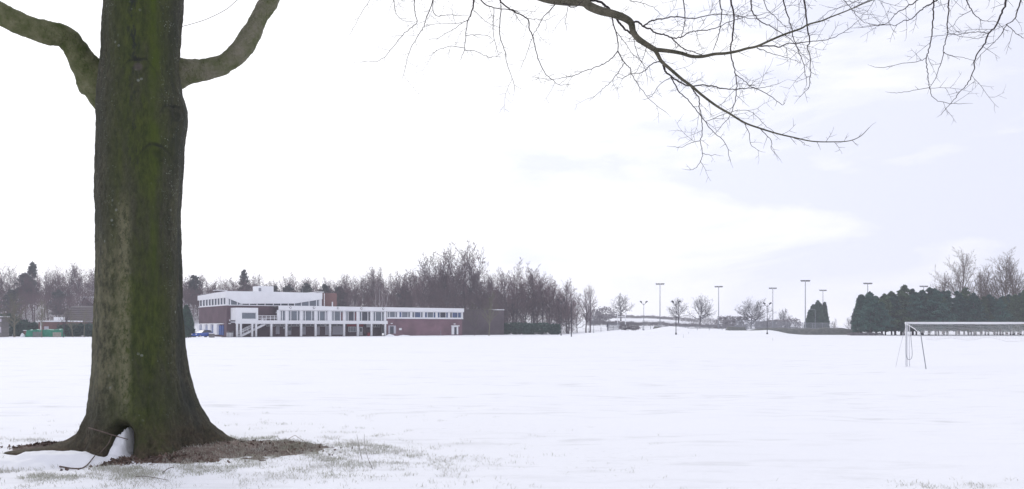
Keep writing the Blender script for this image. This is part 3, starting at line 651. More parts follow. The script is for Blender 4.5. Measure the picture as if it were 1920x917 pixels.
def drift_h(Xs, Ys):
    e = ell(Xs, Ys, TX - 0.82, TD - 1.10, 1.05, 0.42)
    b = 0.19 * np.clip(e * 1.8, -0.5, 1) ** 1.0 - 0.015
    e2 = ell(Xs, Ys, TX - 1.3, TD - 1.25, 1.1, 0.45); b = np.maximum(b, 0.12 * np.clip(e2 * 1.6, -0.5, 1) - 0.015)
    wob = 0.07 * nz2(Xs, Ys * 0.3, 5, 9.0, 3); q = np.clip(HYY - 0.02 - Ys, 0, 9); sp = (0.56 - 0.36 * np.clip(q / 0.26, 0, 1)) * np.exp(-np.abs((Xs - HX + 0.02 + wob + 0.18 * q) / (0.10 + 0.28 * q)) ** 2.6) * np.exp(-(q / 0.42) ** 3) - 0.05 + 0.07 * nz2(Xs, Ys, 9, 2.0, 4) * (q < 0.5)
    b = np.maximum(b, sp) + 0.025 * nz2(Xs, Ys, 2.3, 1.0, 3) + 0.006 * nz2(Xs, Ys, 12, 4.0, 3)
    return gz(Xs, Ys) + b
sheet('snow_drift', TX - 2.8, TX + 0.6, TD - 2.0, TD - 0.2, 0.025, drift_h, M['drift'], 'structure')

def ground_top(x, y):
    x = np.asarray(x); y = np.asarray(y)
    return np.maximum(gz(x, y), np.maximum(soil_h(x, y), drift_h(x, y)))
rn = np.random.default_rng(5)
def blades(name, P, hmin, hmax, wid, m, lean=0.6):
    k = len(P); hgt = rn.uniform(hmin, hmax, (k, 1)); a = rn.uniform(0, 2 * math.pi, k)
    w = np.stack([np.cos(a), np.sin(a), np.zeros(k)], -1) * wid * rn.uniform(.6, 1.3, (k, 1))
    ln = rn.normal(size=(k, 3)) * lean; ln[:, 2] = 1; ln /= np.linalg.norm(ln, axis=1)[:, None]
    mid = P + ln * hgt * .55; tip = mid + (ln * 0.6 + np.stack([ln[:, 0], ln[:, 1], -0.2 * np.ones(k)], -1) * 0.6) * hgt * .55
    V = np.stack([P - w, P + w, mid + w * .7, mid - w * .7, tip], 1).reshape(-1, 3); b0 = (np.arange(k) * 5)[:, None]
    Ft = np.concatenate([b0 + np.array([[0, 1, 2]]), b0 + np.array([[0, 2, 3]]), b0 + np.array([[3, 2, 4]])])
    o = link(name, mesh_np(name, V, Ft), m); tag(o, kind='stuff'); return o
gp = []
nzc = lambda x, y, sc, sd: mnoise.noise(Vector((x * sc, y * sc, sd)))
def scatter(cx, cy, rx, ry, count, thr, sc=1.6, avoid=True):
    k = 0; tries = 0
    while k < count and tries < count * 30:
        tries += 1
        u = R.gauss(0, .5); v = R.gauss(0, .5); x = cx + u * rx; y = cy + v * ry
        if nzc(x, y, sc, 2.0) < thr: continue
        for _ in range(R.randint(3, 9)): gp.append((x + R.gauss(0, .05), y + R.gauss(0, .035)))
        k += 1
scatter(TX + 2.9, TD + 0.35, 2.2, 0.8, 620, 0.02)
scatter(TX + 3.4, TD - 0.7, 2.4, 0.9, 700, 0.02)
scatter(TX + 1.0, TD - 1.75, 3.4, 0.7, 900, 0.0)
scatter(TX - 0.6, TD - 2.15, 2.8, 0.6, 650, 0.02)
scatter(TX - 1.6, TD + 1.2, 1.8, 0.9, 260, 0.08)
scatter(TX + 1.9, TD + 1.6, 2.0, 1.0, 320, 0.12)
scatter(TX + 0.6, TD + 4.4, 5.0, 2.6, 130, 0.2)
scatter(5.9, 10.6, 1.5, 0.4, 60, 0.1); scatter(-1.0, 15.0, 4.0, 3.0, 25, 0.25)
scatter(TX + 1.9, TD + 0.1, 2.2, 1.5, 520, -0.3, 2.5); scatter(TX + 3.4, TD - 0.2, 1.0, 1.0, 260, -0.3, 2.5); scatter(TX + 1.2, 11.2, 5.0, 1.5, 900, -0.05, 1.1); scatter(TX - 1.5, 14.6, 2.6, 1.6, 260, 0.0)
gp = np.array(gp); 
mask = ((gp[:, 0] - TX) ** 2 + (gp[:, 1] - TD) ** 2 > 0.9 ** 2); gp = gp[mask]
GP = np.stack([gp[:, 0], gp[:, 1], ground_top(gp[:, 0], gp[:, 1]) - 0.01], -1)
dr = (drift_h(gp[:, 0], gp[:, 1]) - gz(gp[:, 0], gp[:, 1])) < 0.03
GP = GP[dr]
blades('grass', GP, 0.025, 0.10, 0.0028, M['grass'])
# leaf litter on the bare earth and along the left root
lp = []
for cx, cy, rx, ry, k in ((TX + 0.6, TD - 1.0, 1.1, 0.25, 420), (TX - 1.6, TD + 0.45, 0.9, 0.14, 420), (TX - 0.9, TD - 1.62, 0.7, 0.07, 110), (TX - 0.05, TD - 1.25, 0.55, 0.16, 260), (TX + 2.2, TD + 0.1, 1.2, 0.6, 160)):
    for _ in range(k): lp.append((cx + R.gauss(0, .5) * rx, cy + R.gauss(0, .5) * ry))
lp = np.array(lp); lp = lp[drift_h(lp[:, 0], lp[:, 1]) < soil_h(lp[:, 0], lp[:, 1])]; LPt = np.stack([lp[:, 0], lp[:, 1], ground_top(lp[:, 0], lp[:, 1]) + 0.012], -1)
tag(link('leaf_litter', leaf_mesh('leaf_litter', LPt, 0.045, rn, 0, 1.3), M['leaf_litter']), kind='stuff')
def stick(pts, r, m, label, extra=(), cat='twig', group=None):
    o = MB(); o.tube(catmull([Vector(p) for p in pts], 4), [r * (1 - .5 * i / (len(pts) * 4)) for i in range((len(pts) - 1) * 4 + 1)], 6)
    for q in extra: o.tube(catmull([Vector(p) for p in q], 3), r * .6, 5)
    ob = o.build('fallen_twig', m, None, True); tag(ob, label, cat, group); return ob
def g3(px, py, lift=0.02, Yd=None):
    Yd = Yd or HC * F / (py - HY); x = (px - CX) / F * Yd; return (x, Yd, float(ground_top(np.array([x]), np.array([Yd]))[0]) + lift)
stick([at(166, 802, 12.32), at(190, 809, 12.28), at(212, 816, 12.25), at(240, 824, 12.3)], 0.012, M['dead_wood'], 'forked dead twig leaning across the snow-filled hollow in the beech foot',
      [[at(210, 815, 12.26), at(203, 832, 12.2), at(187, 850, 12.1)]])
stick([g3(112, 876), g3(140, 879), g3(160, 876), g3(178, 870, 0.04)], 0.013, M['dead_wood'], 'short thick dead stick lying on snow before the smooth drift', cat='stick')
stick([g3(73, 866, 0.03), g3(80, 862, 0.06), g3(84, 855, 0.1)], 0.005, M['dead_wood'], 'small upright dead stem at the left foot of the snow drift', cat='stem')
stick([g3(490, 850), g3(497, 845, .05), g3(508, 844, .06), g3(517, 850), ], 0.009, M['pale_wood'], 'pale curled twig on the bare earth right of the trunk')
stick([g3(538, 852), g3(546, 857), g3(556, 859)], 0.009, M['pale_wood'], 'short pale straight twig at the right end of the bare earth')
stick([g3(541, 830, .03), g3(553, 825, .07), g3(560, 829, .06), g3(575, 836, .02)], 0.006, M['pale_wood'], 'thin arching twig above grass at the back of the bare earth')
stick([g3(679, 861, 0), g3(674, 852, .09), g3(671, 845, .16), g3(669, 840, .21)], 0.004, M['dead_wood'], 'thin dead weed stem in open snow, the left of two', cat='stem')
stick([g3(699, 878, 0), g3(689, 868, .1), g3(684, 855, .2), g3(683, 846, .28)], 0.004, M['dead_wood'], 'taller dead weed stem in open snow, the right of two', cat='stem')
stick([g3(254, 897), g3(275, 896), g3(315, 903)], 0.006, M['dead_wood'], 'long straight twig flat on snow at the bottom edge before the trunk')
stick([g3(305, 889), g3(316, 884, .03), g3(326, 883, .04)], 0.007, M['dead_wood'], 'small dark twig on frosted grass just before the bare earth')

# ------------------------------------------------------------------ bare trees
def grow(seed, H, r0, clear, nl, shape, ang, up, lens, kids, maxl, twig_r, wob=0.10, multi=1, lead=0.9):
    rg = random.Random(seed); T = []; Cr = []
    def V3(s): return Vector((rg.gauss(0, s), rg.gauss(0, s), rg.gauss(0, s)))
    def branch(p, d, Ln, r, lvl):
        k = max(2, int(Ln / (1.1, 0.8, 0.55, 0.4, 0.3)[min(lvl, 4)])); k = min(k, 14)
        for i in range(k):
            d = (d + V3(wob * (1.0 + 0.35 * lvl)) + Vector((0, 0, up * 2.2 / k * (1 if lvl < 2 else 0.5)))).normalized()
            q = p + d * (Ln / k); ra = max(r * (1 - 0.75 * i / k), twig_r); rb = max(r * (1 - 0.75 * (i + 1) / k), twig_r * .8)
            (T if lvl <= 1 else Cr).append((p, q, ra, rb)); p = q
            t = (i + 1) / k
            if lvl < maxl and t > 0.22:
                for _ in range(kids[lvl]):
                    if rg.random() < 0.78:
                        a = rg.uniform(0.5, 1.05); ax = d.cross(V3(1)).normalized()
                        branch(p, (d * math.cos(a) + ax * math.sin(a)).normalized(), Ln * lens * rg.uniform(0.55, 1.1) * (1.15 - 0.55 * t), rb * 0.6, lvl + 1)
    for s in range(multi):
        d = Vector((0, 0, 1)) + (V3(0.22) if multi > 1 else V3(0.03)); d.z = abs(d.z); d.normalize()
        p = Vector((rg.uniform(-.2, .2), rg.uniform(-.2, .2), -0.3)) if multi > 1 else Vector((0, 0, -0.3)); Hm = H * (rg.uniform(.75, 1) if multi > 1 else 1)
        k = 14; Ht = Hm * lead
        for i in range(k):
            d = (d + V3(0.045) + Vector((0, 0, 0.08))).normalized(); q = p + d * ((Ht + 0.3) / k); t = (i + 1) / k
            ra = max(r0 * (1 - 0.86 * (i / k)) * (1.25 if i == 0 else 1), twig_r * 2); rb = max(r0 * (1 - 0.86 * t), twig_r * 2)
            T.append((p, q, ra, rb)); p = q
            if t > clear:
                for _ in range(nl):
                    tt = (t - clear) / (1 - clear); Ln = Hm * shape(tt) * rg.uniform(0.75, 1.15)
                    a = ang * rg.uniform(0.75, 1.2) * (1.1 - 0.45 * tt); ph = rg.uniform(0, 2 * math.pi)
                    branch(p, Vector((math.cos(ph) * math.sin(a), math.sin(ph) * math.sin(a), math.cos(a))), Ln, rb * 0.55, 1)
    return T, Cr
def make_tree(name, seed, bm, tm, label, cat='tree', group=None, trunk_sides=6, **kw):
    T, Cr = grow(seed, **kw); r = empty(name, (0, 0, 0), 0, label, cat, group)
    link('trunk', seg_mesh('trunk', T, trunk_sides), bm, r); c = link('crown', seg_mesh('crown', Cr, 3), tm, r); c['kind'] = 'stuff'
    return r
dome = lambda t: 0.40 * (1 - 0.55 * t)
tall = lambda t: 0.36 * (1 - 0.68 * t)
class Kit:
    "places the prototype itself first, copies after"
    def __init__(self, root): self.r = root; self.used = False
    def put(self, x, y, rz, sc, label=None, group=None, dz=0.0):
        loc = (x, y, gzf(x, y) + dz)
        if not self.used:
            self.used = True; self.r.location = loc; self.r.rotation_euler = (0, 0, rz); self.r.scale = sc if isinstance(sc, tuple) else (sc,) * 3
            if label: self.r['label'] = label
            if group: self.r['group'] = group
            return self.r
        return tree_copy(self.r, loc, rz, sc, label, group)
WOODL = 'bare purplish tree of the dense wood rising behind the brick pavilion'
kits = []
for k in range(9):
    kits.append(Kit(make_tree('woodland_tree', 100 + k, M['wood_bark'], M['wood_twig'], WOODL, group='trees of the wood', H=16.0, r0=0.20, clear=(0.22, 0.12, 0.3)[k % 3], nl=(2, 3, 3)[k % 3],
                shape=(dome, tall, dome)[k % 3], ang=0.95, up=0.32, lens=0.52, kids=(0, 2, 3, 2), maxl=3, twig_r=0.024, wob=0.11)))
def wood_z(px, top, Yd): return (HC + (HY - top) / F * Yd)
sky_px = [-260, -60, 0, 40, 90, 130, 180, 260, 345, 380, 420, 470, 520, 570, 620, 660, 700, 740, 780, 800, 850, 890, 920, 950, 1000, 1030, 1060, 1085, 1110]
sky_py = [505, 500, 505, 512, 505, 500, 505, 512, 514, 522, 520, 518, 522, 522, 522, 520, 512, 514, 512, 509, 510, 512, 520, 516, 518, 527, 532, 538, 545]
rw = random.Random(11)
LEFTL = 'bare purplish tree of the dense wood left of the great trunk'; MIDL = 'bare tree of the mixed clump between pavilion and lone hill tree'
def plant(px, Yd, top, lab, grp):
    x = (px - CX) / F * Yd; h = wood_z(px, top, Yd) - gzf(x, Yd)
    sc = h / 16.0; sx = max(sc, 0.75) * rw.uniform(0.9, 1.15)
    kits[rw.randrange(9)].put(x, Yd, rw.uniform(0, 6.28), (sx, sx, sc), lab, grp)
for row, (Yd, dp) in enumerate(((236, 0), (247, 6), (260, 2), (274, 9))):
    px = -230 + dp
    while px < 940:
        top = np.interp(px, sky_px, sky_py) + rw.uniform(-5, 16) + (6 if row == 0 else 0)
        plant(px, Yd + rw.uniform(-5, 5), top, LEFTL if px < 270 else WOODL, 'trees of the left wood' if px < 270 else 'trees of the wood')
        px += rw.uniform(17, 27) * (1.0 if px < 640 else 0.9)
for px, top in ((806, 484), (822, 474), (838, 470), (850, 482), (862, 466), (880, 474), (893, 469), (790, 490), (712, 503), (699, 512), (652, 516)):
    plant(px, 250 + rw.uniform(-5, 8), top, 'tall bare tree standing proud of the wood above the right wing', 'tall trees over the wood')
for Yd, a, b, st in ((214, 950, 1075, 17), (226, 945, 1100, 17), (240, 940, 1105, 22)):
    px = a
    while px < b:
        plant(px, Yd + rw.uniform(-3, 3), np.interp(px, sky_px, sky_py) + rw.uniform(-4, 16), MIDL, 'trees of the mixed clump'); px += st * rw.uniform(.8, 1.2)
plant(968, 216, 499, MIDL, 'trees of the mixed clump'); plant(1000, 214, 505, MIDL, 'trees of the mixed clump'); plant(1066, 214, 528, MIDL, 'trees of the mixed clump')
# the two clear-stemmed trees at the right end of the clump
endk = Kit(make_tree('bare_tree', 331, M['wood_bark'], M['wood_twig'], 'x', H=13.0, r0=0.26, clear=0.22, nl=2, shape=dome, ang=0.8, up=0.3, lens=0.46, kids=(0, 1, 2, 2), maxl=3, twig_r=0.016))
def hill(px, base, top, Yd): return (px - CX) / F * Yd
x = hill(1106, 0, 0, 198); endk.put(x, 198, 1.0, 0.9, 'taller bare tree at the right end of the clump, with open crown'); x = hill(1099, 0, 0, 202)
endk.put(x, 202, 3.0, 0.82, 'slimmer bare tree just left of the open-crowned end tree')
# understorey that closes the wood below
def thicket(name, regions, m, sz, label=None):
    P = []
    for (p0, p1, Yd, tp, dens) in regions:
        for _ in range(dens):
            px = rw.uniform(p0, p1); y = Yd + rw.uniform(-4, 8); x = (px - CX) / F * y; b = gzf(x, y); h = (HC + (HY - tp) / F * y - b) * (0.75 + 0.35 * nzc(x, 0, 0.25, 4.0))
            z = b + h * rw.random() ** 0.9; P.append((x, y, z))
    P = np.array(P); d = rn.normal(size=P.shape); d[:, 2] = np.abs(d[:, 2]) * 1.3 + .3; d /= np.linalg.norm(d, axis=1)[:, None]
    ln = rn.uniform(0.5, 1.2, (len(P), 1)) * sz
    o = link(name, seg_mesh(name, list(zip(P, P + d * ln, np.full(len(P), 0.02), np.full(len(P), 0.013))), 3), m); tag(o, kind='stuff'); return o
thicket('undergrowth', [(-200, 345, 228, 540, 32000), (345, 950, 238, 538, 36000), (940, 1080, 224, 556, 8000)], M['wood_twig'], 1.0)

# ---- evergreens
def make_pine(name, seed, H, rad, base, n, size, m, label, group=None, flat=0.0, cat='tree'):
    "layered pine: whorled boughs of uneven length, each carrying a few needle clumps, and a spiky leader"
    g_ = np.random.default_rng(seed); r = empty(name, (0, 0, 0), 0, label, cat, group)
    mb = MB(); mb.tube([(0, 0, -.3), (0.05, 0, H * .4), (-.04, .05, H * .8), (0, 0, H * .97)], [0.19, 0.15, 0.08, 0.02], 7)
    P = []; nb = int(H * 6.5); lean = g_.normal(size=2) * 0.25
    per = max(1, n // (nb * 4))
    for b in range(nb):
        t = (b + g_.uniform(0, 1)) / nb; z = base + (H - base) * t; a = g_.uniform(0, 2 * math.pi)
        env = (1 - t) ** (0.92 - 0.6 * flat) * min(1, 0.65 + t * 2.0)
        ln = rad * env * g_.uniform(0.45, 1.15) + 0.18
        dz = ln * g_.uniform(-0.12, 0.35); ca, sa = math.cos(a), math.sin(a); ox, oy = lean * t
        mb.tube([(ox, oy, z), (ox + ca * ln * .6, oy + sa * ln * .6, z + dz * .4), (ox + ca * ln, oy + sa * ln, z + dz)], [0.045, 0.03, 0.012], 3)
        for u in (0.4, 0.65, 0.85, 1.0):
            w = 0.10 + 0.13 * ln * (0.6 + 0.4 * u)
            P.append(np.array([ox + ca * ln * u, oy + sa * ln * u, z + dz * u * u + .05]) + g_.normal(size=(per, 3)) * np.array([w, w, w * .55]))
    P.append(np.stack([g_.normal(size=60) * .06 + lean[0], g_.normal(size=60) * .06 + lean[1], H * g_.uniform(.9, 1.03, 60)], -1))
    mb.build('trunk', M['wood_bark'], r, True)
    c = link('crown', leaf_mesh('crown', np.concatenate(P), size, g_, 0.5, 2.0), m, r); c['kind'] = 'stuff'
    return r
def make_cypress(name, seed, H, rad, spires, n, size, m, label, base=0.15, cat='tree', group=None):
    g_ = np.random.default_rng(seed); r = empty(name, (0, 0, 0), 0, label, cat, group); P = []
    mb = MB()
    for (sx, sy, sh, sr) in spires:
        mb.tube([(sx, sy, -.3), (sx, sy, H * sh * .5), (sx, sy, H * sh * .92)], [0.16, 0.1, 0.02], 6)
        k = int(n / len(spires)); t = g_.uniform(0, 1, k) ** 0.85; a = g_.uniform(0, 2 * math.pi, k)
        rr = rad * sr * np.minimum(1, (1.02 - t) ** 0.55 * 1.15) * (0.62 + 0.4 * g_.uniform(0, 1, k) ** .5) * (1 + 0.20 * np.sin(a * 4 + t * 9) + 0.12 * np.sin(a * 9 - t * 21))
        P.append(np.stack([sx + np.cos(a) * rr, sy + np.sin(a) * rr, base + (H * sh - base) * t], -1) + g_.normal(size=(k, 3)) * 0.06)
    mb.build('trunk', M['wood_bark'], r, True)
    c = link('crown', leaf_mesh('crown', np.concatenate(P), size, g_, 1.6, 2.2), m, r); c['kind'] = 'stuff'
    return r
def make_bush(name, seed, lumps, n, size, m, label, cat='shrub', group=None, loc=(0, 0, 0)):
    g_ = np.random.default_rng(seed); r = empty(name, loc, 0, label, cat, group); P = []; mb = MB()
    for (cx, cy, cz, rx, ry, rz) in lumps:
        k = int(n / len(lumps)); d = g_.normal(size=(k, 3)); d /= np.linalg.norm(d, axis=1)[:, None]
        q = d * (g_.uniform(0.35, 1, (k, 1)) ** 0.5) * (1 + 0.16 * np.sin(d[:, :1] * 7 + cx) * np.sin(d[:, 1:2] * 6 + cz) + 0.1 * np.sin(d[:, 2:3] * 11))
        P.append(q * np.array([rx, ry, rz]) + np.array([cx, cy, cz]))
        mb.tube([(cx * .6, cy * .6, -.2), (cx * .9, cy * .9, cz * .6), (cx, cy, cz + rz * .5)], [0.07, 0.05, 0.02], 5)
    P = np.concatenate(P); P = P[P[:, 2] > -0.1]
    mb.build('stems', M['wood_bark'], r, True)
    c = link('foliage', leaf_mesh('foliage', P, size, g_, 0.2, 1.5), m, r); c['kind'] = 'stuff'
    return r
wp = [Kit(make_pine('woodland_pine', 50 + k, 16, 4.2, 4.5, 4200, 0.42, M['pine_wood'], 'dark evergreen pine among the bare trees of the wood', 'pines of the wood', .8)) for k in range(2)]
for px, Yd, top in ((60, 256, 494), (48, 246, 514), (458, 248, 508), (540, 236, 536), (574, 234, 533), (608, 236, 535), (638, 238, 539), (516, 236, 538), (362, 250, 518), (20, 230, 545), (110, 232, 545), (760, 244, 540)):
    x = (px - CX) / F * Yd; h = wood_z(px, top, Yd) - gzf(x, Yd); sc = h / 16
    lab = {60: 'dark pine topping the wood left of the great trunk', 458: 'dark pine tip above the wood over the hall roof'}.get(px)
    o = wp[rw.randrange(2)].put(x, Yd, rw.uniform(0, 6), (max(sc, .7) * (.58 if lab else 1), max(sc, .7) * (.58 if lab else 1), sc), lab or 'dark evergreen pine among the bare trees of the wood', 'pines topping the wood' if lab else 'pines of the wood')
# shelter belt of dark pines on the right
belt = [Kit(make_pine('belt_pine', 70 + k, 11, 3.5, 1.4, 10000, 0.26, M['pine'] if k < 3 else M['pine_olive'], 'dense dark green pine in the shelter belt behind the goal', 'pines of the shelter belt', 0.15)) for k in range(5)]
belt_top_x = [1600, 1625, 1640, 1668, 1700, 1722, 1750, 1790, 1830, 1870, 1920, 2100]
belt_top_y = [560, 556, 556, 552, 545, 548, 543, 548, 556, 554, 552, 548]
for row, (Yd, st) in enumerate(((187, 17), (192, 17), (197, 20))):
    px = 1630 + row * 9
    while px < 2080:
        top = np.interp(px, belt_top_x, belt_top_y) + rw.uniform(-9, 6); x = (px - CX) / F * Yd; h = wood_z(px, top, Yd) - gzf(x, Yd); sc = h / 11
        belt[rw.randrange(5)].put(x, Yd + rw.uniform(-2, 2), rw.uniform(0, 6), (sc * 1.1, sc * 1.1, sc * rw.uniform(0.86, 1.02))); px += st * rw.uniform(.85, 1.15)
r = make_cypress('clipped_conifer', 5, 9.4, 2.0, [(-1.2, 0, 1.0, .95), (0.9, .4, 1.02, .95), (2.4, .3, .97, .85)], 15000, 0.32, M['pine'], 'broad clipped conifer ending the shelter belt beside the snow bank', base=0.9)
r.location = ((1624 - CX) / F * 190, 190, gzf((1624 - CX) / F * 190, 190))
r = make_cypress('cypress_clump', 6, 10.4, 2.3, [(-2.3, 0, .72, .75), (-1.2, .3, .88, .8), (0.1, 0, 1.0, .8), (1.6, .4, .82, .8), (2.2, -.2, .95, .55), (0.6, -.8, .9, .7)], 22000, 0.32, M['cypress'], 'dark cypress clump with ragged pointed top beyond the courts')
r.location = ((1533 - CX) / F * 262, 262, gzf((1533 - CX) / F * 262, 262))
r = make_cypress('cypress_bush', 8, 6.0, 1.25, [(0, 0, 1, 1), (-.5, .2, .86, .8), (.5, -.1, .8, .8)], 7000, 0.22, M['cypress'], 'small dark conical cypress beside the hall, right of the great trunk')
r.location = ((349 - CX) / F * 150, 150, gzf((349 - CX) / F * 150, 150))
def bush_at(px, Yd, *a, **k):
    x = (px - CX) / F * Yd; return make_bush(*a, loc=(x, Yd, gzf(x, Yd)), **k)
bush_at(968, 206, 'laurel_bush', 21, [(-3, 0, 1.4, 2.4, 1.8, 1.6), (0, 0, 1.6, 2.4, 2, 1.6), (2.6, .2, 1.5, 2, 1.8, 1.6)], 7000, 0.28, M['laurel'], 'dark green laurel bush next to the brick end block')
bush_at(1019, 204, 'laurel_bush', 22, [(-3.4, 0, 1.4, 2.2, 1.8, 1.5), (-.4, 0, 1.6, 2.6, 2, 1.5), (2.8, .2, 1.3, 1.7, 1.6, 1.5)], 7500, 0.28, M['laurel'], 'dark green laurel bush below the clump, farther from the pavilion')
# poplars behind the belt
for k, (px, top, Yd, lab) in enumerate(((1798, 478, 212, 'tallest pale brown bare poplar above the pine belt, standing alone'), (1888, 480, 214, 'pale bare poplar above the right part of the pine belt'), (1910, 490, 212, 'pale bare poplar nearest the right edge above the pines'),
                                        (1865, 505, 216, 'shorter bushy bare poplar left of the right-hand poplars'), (1768, 520, 212, 'small bushy bare tree just left of the tallest poplar'), (1840, 515, 218, 'low bare tree between the two poplar groups'))):
    x = (px - CX) / F * Yd; h = wood_z(px, top, Yd) - gzf(x, Yd)
    o = make_tree('poplar_tree', 400 + k, M['poplar'], M['poplar'], lab, H=h, r0=0.30, clear=0.22, nl=3, shape=lambda t: 0.50 * (1 - 0.66 * t), ang=0.62, up=0.30, lens=0.44, kids=(0, 2, 2, 2), maxl=3, twig_r=0.026, wob=0.08)
    o.location = (x, Yd, gzf(x, Yd))
# single trees on the hill
for k, (px, top, bot, Yd, lab, cl) in enumerate(((1164, 553, 592, 340, 'lone round bare tree on the snowy rise right of the clump', .28), (1272, 562, 603, 330, 'smaller bare tree of the pair on the slope, standing left', .25), (1312, 555, 606, 322, 'bigger round bare tree of the pair on the slope', .25),
                                            (1408, 571, 606, 330, 'low wide bare tree behind the court fence', .2), (1473, 580, 606, 320, 'small pale bare tree beside the courts', .2), (1270, 577, 604, 360, 'far faint bare tree behind the pair', .25))):
    x = (px - CX) / F * Yd; zb = gzf(x, Yd); h = wood_z(px, top, Yd) - zb
    wide = lambda t: 0.62 * (1 - 0.60 * t)
    if k == 5: continue
    o = make_tree('hill_tree', 500 + k, M['hill_twig'], M['hill_twig'], lab, H=h, r0=0.030 * h, clear=cl, nl=3, shape=wide if k != 3 else (lambda t: 0.95 * (1 - .55 * t)), ang=1.15, up=0.30, lens=0.50, kids=(0, 2, 2, 2), maxl=3, twig_r=0.026, wob=0.13, lead=0.80)
    o.location = (x, Yd, zb)
# tree in front of the dark end block, birch behind the roof, young trees on the left
def one(px, Yd, name, seed, lab, bm, tm, **kw):
    x = (px - CX) / F * Yd; o = make_tree(name, seed, bm, tm, lab, **kw); o.location = (x, Yd, gzf(x, Yd)); return o
one(917, 180, 'small_tree', 601, 'small olive-tinged bare tree before the dark brick end block', M['olive_bark'], M['olive_twig'], H=9.3, r0=0.16, clear=0.24, nl=4, shape=lambda t: .42 * (1 - .6 * t), ang=0.8, up=0.3, lens=0.42, kids=(0, 2, 2, 2), maxl=3, twig_r=0.014, wob=.09)
one(890, 184, 'small_tree', 602, 'smaller bare tree between the right wing and the olive-tinged tree', M['wood_bark'], M['olive_twig'], H=7.6, r0=0.12, clear=0.2, nl=3, shape=lambda t: .40 * (1 - .6 * t), ang=0.75, up=0.3, lens=0.42, kids=(0, 2, 2, 2), maxl=3, twig_r=0.012, wob=.09)
one(713, 214, 'birch_tree', 603, 'pale birch with several white stems behind the pavilion roof', M['birch'], M['wood_twig'], H=14.5, r0=0.15, clear=0.25, nl=1, shape=tall, ang=0.6, up=0.35, lens=0.42, kids=(0, 1, 2, 2), maxl=3, twig_r=0.013, multi=4)
one(27, 156, 'young_tree', 604, 'young olive-stemmed tree at far left with wide crown and low fork', M['olive_bark'], M['olive_twig'], H=8.0, r0=0.19, clear=0.26, nl=4, shape=lambda t: .50 * (1 - .55 * t), ang=0.95, up=0.2, lens=0.45, kids=(0, 2, 2, 2), maxl=3, twig_r=0.012)
one(78, 152, 'young_tree', 605, 'young slim tree before the green tarpaulin', M['olive_bark'], M['olive_twig'], H=6.8, r0=0.10, clear=0.35, nl=4, shape=lambda t: .45 * (1 - .6 * t), ang=0.8, up=0.3, lens=0.45, kids=(0, 2, 2, 2), maxl=3, twig_r=0.011)
one(119, 152, 'young_tree', 606, 'young tree with dark reddish stem between tarpaulin and hedge', M['wood_bark'], M['olive_twig'], H=5.4, r0=0.11, clear=0.4, nl=3, shape=lambda t: .40 * (1 - .6 * t), ang=0.8, up=0.3, lens=0.45, kids=(0, 2, 2, 2), maxl=3, twig_r=0.010)
one(136.5, 157, 'young_tree', 607, 'young forked pale tree before the hedge left of the great trunk', M['olive_bark'], M['olive_twig'], H=4.8, r0=0.10, clear=0.34, nl=3, shape=lambda t: .5 * (1 - .5 * t), ang=1.0, up=0.2, lens=0.45, kids=(0, 2, 2, 2), maxl=3, twig_r=0.010)
one(157.5, 155, 'young_tree', 608, 'straight young tree before the hedge, nearest the great trunk', M['olive_bark'], M['olive_twig'], H=4.9, r0=0.08, clear=0.5, nl=4, shape=lambda t: .5 * (1 - .5 * t), ang=1.0, up=0.2, lens=0.45, kids=(0, 2, 2, 2), maxl=3, twig_r=0.010)

# ------------------------------------------------------------------ the pavilion
TH = math.radians(35)
D = (math.cos(TH), math.sin(TH)); NN = (-math.sin(TH), math.cos(TH))
OY = 163.0; OX = (520 - CX) / F * OY
pav = empty('sports_pavilion', (OX, OY, 0), TH, 'long purple brick pavilion with white fascia, colonnade and upper windows', 'building')
def U(px, v=0.0):
    s = (px - CX) / F; ox = OX + v * NN[0]; oy = OY + v * NN[1]
    return (s * oy - ox) / (D[0] - s * D[1])
def Yat(u, v): return OY + u * D[1] + v * NN[1]
def ZZ(px, py, v=0.0): return HC + (HY - py) / F * Yat(U(px, v), v)
def pb(name, m, *boxes, par=None, sm=False):
    mb = MB()
    for b in boxes: mb.box(*b)
    return mb.build(name, m, par or pav)
FT0, FB0 = 5.44, 6.32                                     # underside and top of the fascia
uE = U(867.5); uC = U(722.5)
# roofs and fascias of the two-storey wings
pb('fascia', M['white'], (U(521), uE, -0.62, -0.30, FT0, FB0), (uE - 0.3, uE - 0.002, -0.30, 9, FT0, FB0))
pb('roof', M['felt'], (U(521), uE - 0.31, -0.29, 14, FB0 - 0.35, FB0 - 0.06))
pb('roof_snow', M['drift'], (U(521) + 0.1, uE - 0.4, 0.1, 13.8, FB0 - 0.058, FB0 + 0.01))
# floor band and terrace
pb('floor_band', M['white'], (U(442, -.6), U(727, -.6), -0.60, -0.35, 2.62, 3.32))
pb('terrace_floor', M['pale'], (U(442, -.6), uC, -0.345, 2.99, 2.80, 3.10))
